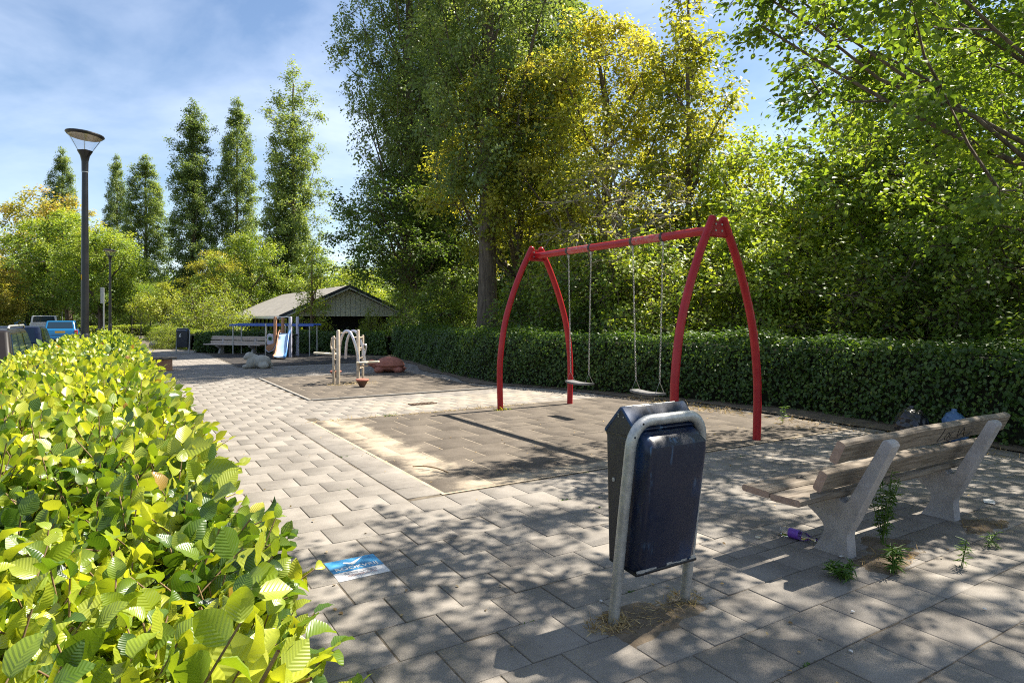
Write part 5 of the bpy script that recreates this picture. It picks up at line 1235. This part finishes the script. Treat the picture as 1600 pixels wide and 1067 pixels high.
def plant(key, name, label, cat, u, d, scale=(1, 1, 1), rz=0, group=None, xy=None, zoff=0):
    x, y_ = xy if xy else at(u, d); me, tm = CACHE[key]
    root = thing(name, (x, y_, min(gz(x, y_), 0) + zoff), label, cat, group, rz); root.scale = scale
    o = link(me, 'crown', root); tag(o, kind='stuff') if False else None; link(tm, 'trunk', root); return root
# kinds (unit: metres, as grown)
CACHE['pop_a'] = crown_mesh(1, 'poplar', 4.6, 22, 2.3, 800, 78000, .115, 'poplar_leaf', rc=(.3, .58), shell=.5, spires=0, flat=1.1, trunk_r=.34, limbs=26, steep=2.4, topyellow=0, limbf=(.12, .2))
CACHE['pop_b'] = crown_mesh(2, 'poplar', 1.5, 21.6, 1.8, 760, 68000, .15, 'poplar_leaf', rc=(.28, .52), shell=.42, spires=0, flat=1.15, trunk_r=.28, limbs=22, steep=2.4, topyellow=.05, limbf=(.12, .2))
CACHE['pop_c'] = crown_mesh(3, 'poplar', 1.5, 21.6, 2.25, 800, 72000, .15, 'poplar_leaf', rc=(.3, .56), shell=.42, spires=2, flat=1.1, trunk_r=.28, limbs=22, steep=2.2, topyellow=.15, tb=(.15, 1), limbf=(.12, .2))
CACHE['pop_d'] = crown_mesh(31, 'poplar', 1.5, 21.6, 2.1, 800, 72000, .155, 'poplar_leaf', rc=(.3, .55), shell=.42, spires=2, flat=1.1, trunk_r=.28, limbs=22, steep=2.3, topyellow=-.05, tb=(0, .8), limbf=(.12, .2))
CACHE['gold_a'] = crown_mesh(4, 'round', 3.6, 10.6, 2.9, 260, 30000, .12, 'maple_gold_leaf', rc=(.32, .68), shell=.42, trunk_r=.2, limbs=22, steep=1.3, topyellow=.35)
CACHE['gold_b'] = crown_mesh(5, 'cone', 1.6, 10.3, 1.6, 190, 11000, .12, 'maple_gold_leaf', rc=(.25, .5), shell=.6, trunk_r=.12, limbs=16, steep=1.8, topyellow=.2, tb=(0, .75))
CACHE['green_a'] = crown_mesh(6, 'round', 1.9, 7.0, 2.6, 240, 28000, .12, 'maple_green_leaf', rc=(.32, .65), shell=.5, trunk_r=.24, limbs=14, steep=.9, topyellow=.4, tb=(.05, .85))
CACHE['green_b'] = crown_mesh(7, 'broad', .7, 6.2, 2.5, 220, 26000, .115, 'maple_green_leaf', rc=(.3, .65), shell=.5, trunk_r=.15, limbs=16, steep=.8, topyellow=.2, tb=(.25, 1))
CACHE['green_c'] = crown_mesh(8, 'broad', 1.4, 8.4, 3.0, 250, 30000, .12, 'maple_green_leaf', rc=(.32, .7), shell=.5, trunk_r=.18, limbs=16, steep=.9, topyellow=.25, tb=(.12, .9))
CACHE['dark_h'] = crown_mesh(29, 'broad', 3.0, 7.8, 2.6, 240, 20000, .115, 'dark_leaf', rc=(.32, .7), shell=.5, trunk_r=.16, limbs=14, steep=.9, topyellow=.1)
CACHE['dark_a'] = crown_mesh(9, 'broad', 1.0, 7.6, 2.6, 230, 26000, .115, 'dark_leaf', rc=(.32, .7), shell=.5, trunk_r=.16, limbs=14, steep=.9, topyellow=.1)
CACHE['chest'] = crown_mesh(10, 'round', 2.2, 10.2, 3.2, 300, 24000, .17, 'chestnut_leaf', rc=(.35, .75), shell=.5, trunk_r=.25, limbs=16, steep=1.0, topyellow=.4)
CACHE['scrag'] = crown_mesh(11, 'broad', 2.0, 6.0, 2.1, 170, 6500, .085, 'maple_gold_leaf', rc=(.3, .6), shell=.6, flat=.4, bark='twig_grey', trunk_r=.12, limbs=22, steep=.5, twiggy=1.6, tb=(.1, .8))
CACHE['bush_a'] = crown_mesh(12, 'shrub', .1, 3.0, 1.5, 130, 9500, .09, 'maple_green_leaf', rc=(.28, .5), shell=.5, trunk_r=.05, limbs=10, steep=1.5, topyellow=.2)
CACHE['bush_b'] = crown_mesh(13, 'shrub', .1, 3.0, 1.5, 130, 9500, .09, 'dark_leaf', rc=(.28, .5), shell=.5, trunk_r=.05, limbs=10, steep=1.5, topyellow=.2)
CACHE['bush_y'] = crown_mesh(14, 'shrub', .1, 2.6, 1.5, 110, 7500, .085, 'yellow_leaf', rc=(.26, .48), shell=.5, trunk_r=.05, limbs=10, steep=1.5, topyellow=.1, tb=(0, .7))
CACHE['umbr'] = crown_mesh(15, 'umbrella', 1.5, 3.7, 1.8, 110, 8000, .10, 'yellow_leaf', rc=(.25, .45), shell=.6, trunk_r=.09, limbs=12, steep=.3, tb=(.1, .9))
CACHE['young'] = crown_mesh(16, 'cone', .9, 4.6, .85, 60, 2600, .10, 'maple_green_leaf', rc=(.2, .35), shell=.6, bark='bark_red', trunk_r=.10, limbs=8, steep=1.2, tb=(.3, 1))
EXTRA = []
for (u, v, d) in ((1185, 25, 7.8), (1190, 70, 7.7), (1165, 5, 7.6), (1215, 15, 7.6), (1250, 30, 7.7), (1235, 85, 7.9), (1275, 70, 7.8), (1262, 125, 8.0), (1300, 45, 7.7), (1310, 105, 7.9), (1340, 60, 7.7), (1290, 165, 8.2), (1330, 150, 8.1), (1370, 110, 7.9), (1385, 40, 7.6), (1360, 185, 8.2), (1400, 160, 8.0),
                  (1440, 90, 7.8), (1430, 215, 8.2), (1470, 150, 8.0), (1500, 60, 7.7), (1510, 210, 8.1), (1390, 240, 8.6), (1450, 280, 8.6), (1520, 300, 8.5), (1550, 130, 7.9), (1580, 220, 8.0), (1560, 380, 8.0), (1595, 330, 7.9), (1480, 350, 8.9), (1420, 320, 9.0), (1590, 60, 7.6), (1480, 20, 7.5), (1430, 10, 7.5), (1540, 20, 7.5),
                  (1410, 75, 7.9), (1455, 45, 8.1), (1525, 95, 8.2), (1490, 120, 8.4), (1565, 175, 8.3), (1540, 250, 8.4), (1470, 225, 8.5), (1350, 130, 8.3), (1600, 270, 8.2), (1600, 120, 8.0), (1505, 165, 8.6), (1210, 60, 8.0), (1255, 175, 8.4), (1300, 220, 8.7), (1330, 260, 9.0), (1380, 290, 9.2), (1410, 120, 8.6), (1340, 20, 7.5), (1270, 5, 7.5), (1450, 130, 8.8), (1420, 190, 9.0), (1540, 330, 8.6), (1570, 290, 8.3), (1500, 260, 8.8)):
    x_, y_ = at(u, d); EXTRA.append((x_ - 9.3, y_ - 1.35, hgt(v, d) + .3))
rx_ = np.random.default_rng(77)
for i in range(34):   # unseen leaf clumps added above the view to shade the paving
    zz_ = rx_.uniform(4.6, 6.6); EXTRA.append((1.05 + .69 * (zz_ - 1) + rx_.uniform(0, 2.4) - 9.3, rx_.uniform(.0, 3.7) - 1.35, zz_))
EXTRA = np.array(EXTRA)
# the big maple at the right whose crown hangs over the foreground
CACHE['near'] = crown_mesh(21, 'broad', 2.5, 10.2, 4.6, 240, 62000, .072, 'maple_green_leaf', rc=(.26, .54), shell=.5, tmpl=LEAF4, flat=.42, trunk_r=.26, limbs=34, steep=.75, topyellow=.1, tb=(.05, .78), ell=.82, twiggy=.9, extra=EXTRA, droop=-.25, limbf=(.10, .17))
CACHE['near_b'] = crown_mesh(22, 'broad', 1.2, 8.6, 2.7, 300, 30000, .09, 'dark_leaf', rc=(.28, .62), shell=.5, tmpl=LEAF4, flat=.55, trunk_r=.18, limbs=18, steep=.75, topyellow=.1, tb=(.1, 1))
TG = 'trees behind the right hedge'
plant('near', 'maple_tree', 'large maple at the right edge whose branches hang over the foreground', 'tree', 0, 0, xy=(9.3, 1.35), group=TG)
plant('near_b', 'maple_tree', 'dark shady tree at the right edge behind the bench', 'tree', 1600, 12.0, (1.0, 1.0, 1.0), rz=1.0, group=TG)
plant('green_c', 'maple_tree', 'sunlit green tree right of the sky gap, left of the dark tree', 'tree', 1450, 14.0, (1.1, 1.1, 1.08), 2.2, TG)
plant('green_b', 'maple_tree', 'low spreading light green tree below the sky gap', 'tree', 1300, 14.4, (1.05, 1.05, .96), .4, TG)
plant('green_b', 'maple_tree', 'light green tree directly right of the near swing legs', 'tree', 1180, 17.0, (1.0, 1.0, 1.12), 3.4, TG)
plant('gold_b', 'maple_tree', 'slender tall yellow-green tree left of the sky gap', 'tree', 1075, 17.8, (1.15, 1.15, 1.2), 0, TG)
plant('gold_a', 'maple_tree', 'golden maple with yellow crown left of the slender tree', 'tree', 945, 20.5, (1.05, 1.05, 1.08), 1.2, TG)
plant('gold_a', 'maple_tree', 'golden maple in front of the tall poplar trunk', 'tree', 812, 22.5, (1.05, 1.05, 1.03), 4.0, TG)
plant('scrag', 'scraggly_tree', 'sparse tree with bare grey twigs behind the swing beam', 'tree', 970, 15.8, (1, 1, .98), .5, TG)
PG = 'columnar poplars'
plant('pop_a', 'poplar_tree', 'tallest poplar with thick bare trunk behind the far swing leg', 'tree', 762, 20.8, (1.0, 1.0, 1.2), 0, PG)
plant('pop_a', 'poplar_tree', 'very tall poplar at the left flank of the tall group', 'tree', 640, 28, (1.0, 1.0, 1.15), 2.0, PG)
plant('pop_c', 'poplar_tree', 'very tall poplar behind and between the two tallest poplars', 'tree', 705, 31, (1.1, 1.1, 1.22), 1.0, PG)
plant('pop_b', 'poplar_tree', 'tall poplar behind the golden maples', 'tree', 845, 32, (1.25, 1.25, 1.2), 3.0, PG)
plant('pop_c', 'poplar_tree', 'broad pointed poplar left of the tall group, above the pavilion', 'tree', 458, 50, (1.12, 1.12, 1.02), .3, PG)
plant('pop_b', 'poplar_tree', 'narrow poplar just left of the broad pointed one', 'tree', 370, 62, (1.0, 1.0, 1.07), 1.3, PG)
plant('pop_d', 'poplar_tree', 'dense dark twin-topped poplar in the middle of the left group', 'tree', 302, 60, (1.05, 1.05, 1.03), 2.6, PG)
plant('pop_b', 'poplar_tree', 'poplar right of the round street tree', 'tree', 228, 80, (1.35, 1.35, 1.01), 4.1, PG)
plant('pop_b', 'poplar_tree', 'slim poplar behind the second lamp', 'tree', 183, 85, (.85, .85, 1.07), 5.0, PG)
plant('pop_b', 'poplar_tree', 'leftmost poplar peeping above the orange chestnut', 'tree', 97, 88, (1.1, 1.1, 1.16), 0, PG)
LG = 'street trees at the left'
plant('chest', 'chestnut_tree', 'orange-tinged chestnut at the left edge', 'tree', 72, 58, (1.35, 1.35, 1.32), 0, LG)
plant('green_a', 'round_tree', 'round green street tree with thick forked trunk behind the lamp', 'tree', 108, 47, (1.4, 1.4, 1.36), 1.0, LG)
plant('green_a', 'round_tree', 'round green street tree with thin reddish trunk by the sign post', 'tree', 158, 44, (1.15, 1.15, 1.12), 3.0, LG).children[1].data = CACHE['green_a'][1]
plant('chest', 'chestnut_tree', 'pale pinkish tree cut by the left edge', 'tree', -12, 46, (.85, .85, .62), 2.0, LG)
plant('dark_a', 'dark_tree', 'dark shady tree behind the parked cars', 'tree', 42, 58, (1.5, 1.5, .8), 0, LG)
plant('dark_a', 'dark_tree', 'dark tree beyond the court fence', 'tree', 205, 62, (1.1, 1.1, .72), 1.4, LG)
BG = 'trees round the pavilion'
plant('green_c', 'broad_tree', 'broad yellow-green tree left of the pavilion roof', 'tree', 392, 46, (1.0, 1.0, 1.05), 0, BG)
plant('green_c', 'broad_tree', 'broad green tree rising behind the pavilion ridge', 'tree', 470, 52, (1.15, 1.15, 1.1), 2.0, BG)
plant('gold_a', 'broad_tree', 'yellowish tree behind the left end of the pavilion', 'tree', 345, 54, (.9, .9, .72), 1.0, BG)
plant('green_b', 'broad_tree', 'green tree behind the pavilion gable', 'tree', 545, 43, (1.1, 1.1, 1.0), 1.0, BG)
plant('dark_h', 'dark_tree', 'dark leafy tree right of the pavilion with leaning trunk', 'tree', 640, 27.5, (1.15, 1.15, 1.05), 0, BG)
plant('umbr', 'umbrella_tree', 'small flat-topped yellow tree beyond the rear litter bin', 'tree', 252, 42, (1, 1, 1), 0, BG)
plant('young', 'young_tree', 'young thin-trunked tree standing before the pavilion', 'tree', 487, 29, (1, 1, 1.05), 0, BG)
plant('bush_y', 'yellow_bush', 'small bright yellow bush before the dark pavilion opening', 'bush', 580, 27.2, (.36, .36, .72), 0, BG)
plant('bush_a', 'bush', 'green bush at the right end of the pavilion', 'bush', 640, 26.0, (.62, .62, .95), 1.0, BG)
plant('bush_y', 'bush', 'bright yellow-green shrub left of the pavilion', 'bush', 318, 30.5, (1.0, 1.0, 1.15), 0, BG)
plant('bush_y', 'bush', 'taller yellow-green shrub at the pavilion corner', 'bush', 352, 33, (.9, .9, 1.35), 2.0, BG)
plant('bush_y', 'bush', 'pale leafy shrub left of the rear litter bin', 'bush', 264, 28.5, (.5, .5, .45), 1.0, BG)
UG = 'undergrowth behind the right hedge'
places = [(690, 23, .95, 'bush_b', 'dark shrub left of the poplar trunk'), (722, 22.5, .8, 'bush_a', 'green shrub under the poplar at the hedge bend'), (828, 18.0, .95, 'bush_b', 'dark shrub behind the far swing legs'), (880, 16.8, 1.05, 'bush_a', 'green shrub behind the far swing seat'),
          (940, 15.4, 1.0, 'bush_b', 'dark shrub behind the gap between the two swings'), (1010, 14.2, 1.05, 'bush_a', 'green shrub behind the near swing seat'), (1080, 13.2, .95, 'bush_y', 'pale shrub behind the near swing leg'), (1150, 12.9, 1.0, 'bush_a', 'green shrub between the two near swing legs'),
          (1235, 12.2, .95, 'bush_a', 'green shrub over the hedge right of the swing'), (1320, 11.6, 1.0, 'bush_y', 'sunlit pale shrub over the hedge above the bench'), (1410, 11.0, .95, 'bush_b', 'dark shrub over the hedge above the black bag'), (1500, 10.6, 1.0, 'bush_b', 'dark shrub over the hedge near the right edge'), (1590, 10.2, 1.05, 'bush_b', 'dark shrub at the right picture edge')]
for i, (u, d, s_, key, lab) in enumerate(places): plant(key, 'bush', lab, 'bush', u, d, (s_, s_, s_ * 1.05), i * 1.7, UG)
WG = 'woodland trees at the back'
for i, (u, d, hs, key, lab) in enumerate(((700, 40, 1.05, 'green_c', 'woodland tree behind the poplar trunks on the left'), (770, 36, .95, 'dark_a', 'dark woodland tree behind the tall poplar trunk'), (880, 34, 1.0, 'green_c', 'woodland tree glimpsed between the golden maples'), (990, 30, 1.0, 'dark_a', 'dark woodland tree behind the sparse tree'), (1110, 28, .9, 'green_c', 'woodland tree behind the slender tree'),
                                            (1230, 27, .78, 'dark_a', 'dark woodland tree under the sky gap'), (1360, 25, 1.05, 'green_c', 'woodland tree behind the spreading tree'), (1470, 24, 1.0, 'green_c', 'woodland tree behind the sunlit green tree'), (1600, 22, 1.0, 'dark_a', 'dark woodland tree far behind the right edge'), (560, 58, 1.0, 'dark_a', 'dark woodland tree behind the pavilion'), (640, 50, 1.0, 'green_c', 'woodland tree right of the pavilion in the distance'),
                                            (300, 75, .9, 'green_c', 'distant tree behind the yellow shrub'), (230, 90, .8, 'green_c', 'distant tree at the end of the path'), (140, 80, .8, 'dark_a', 'distant dark tree behind the street trees'), (20, 85, .9, 'green_c', 'distant tree at the far end of the street'), (-40, 60, .9, 'green_c', 'tree past the left picture edge'))):
    s_ = 1.15 if d < 50 else 1.7
    plant(key, 'woodland_tree', lab, 'tree', u, d, (s_, s_, hs), i * 2.1, WG)
# closing belt of far wood: one dark mass of leaves
n = 30000; uu = rng.uniform(-200, 1800, n); dd = np.where(uu > 660, rng.uniform(42, 50, n), rng.uniform(95, 110, n)); xx = (uu - 800) / FPX * dd
topz = np.where(uu > 660, 6.0, 9.0) * (1 + .18 * np.sin(uu / 47) + .12 * np.sin(uu / 19))
P = np.stack([xx * CS + dd * SN, -xx * SN + dd * CS, rng.uniform(0, 1, n) ** .8 * topz - .9], 1)
V, F = leaves(P, rng.normal(0, 1, (n, 3)) + np.array([0, -.3, .6]), rng.normal(0, 1, (n, 3)), np.where(uu > 660, .5, .8) * rng.uniform(.6, 1.3, n), LEAF2)
fw = link(np_mesh('far_wood', V, F, 'dark_leaf', tint=np.repeat(rng.uniform(.1, .9, n), 2)), 'far_wood'); tag(fw, 'dark belt of distant woodland closing the view', kind='stuff')
# fallen leaves scattered on the paving
n = 240; P = np.stack([rng.uniform(.6, 8, n), rng.uniform(.8, 9, n), np.full(n, .008)], 1); V, F = leaves(P, rng.normal(0, .25, (n, 3)) + np.array([0, 0, 1]), rng.normal(0, 1, (n, 3)), rng.uniform(.012, .03, n), LEAF4)
fl = link(np_mesh('leaf_litter', V, F, 'straw', tint=np.repeat(rng.uniform(0, .9, n), 4)), 'leaf_litter'); tag(fl, kind='stuff')

# moss and seedlings rooted in some paving joints
n = 420; k_ = rng.integers(0, 22, 34); cxs = rng.uniform(.7, 7.6, 34); ci = rng.integers(0, 34, n)
P = np.stack([cxs[ci] + rng.normal(0, .035, n), .06 - .6 + .3 * (k_[ci] + 2) + rng.normal(0, .003, n), np.full(n, -.003)], 1)
keep = (P[:, 1] < 4.6) | (P[:, 0] < 2.2); P = P[keep]; n = len(P)
V, F = leaves(P, rng.normal(0, .6, (n, 3)) + np.array([0, 0, .6]), rng.normal(0, .6, (n, 3)) + np.array([0, 0, .7]), rng.uniform(.006, .018, n), LEAF4)
jm = link(np_mesh('joint_moss', V, F, 'weed_leaf', tint=np.repeat(rng.uniform(0, .8, n), 4)), 'joint_moss'); tag(jm, kind='stuff')
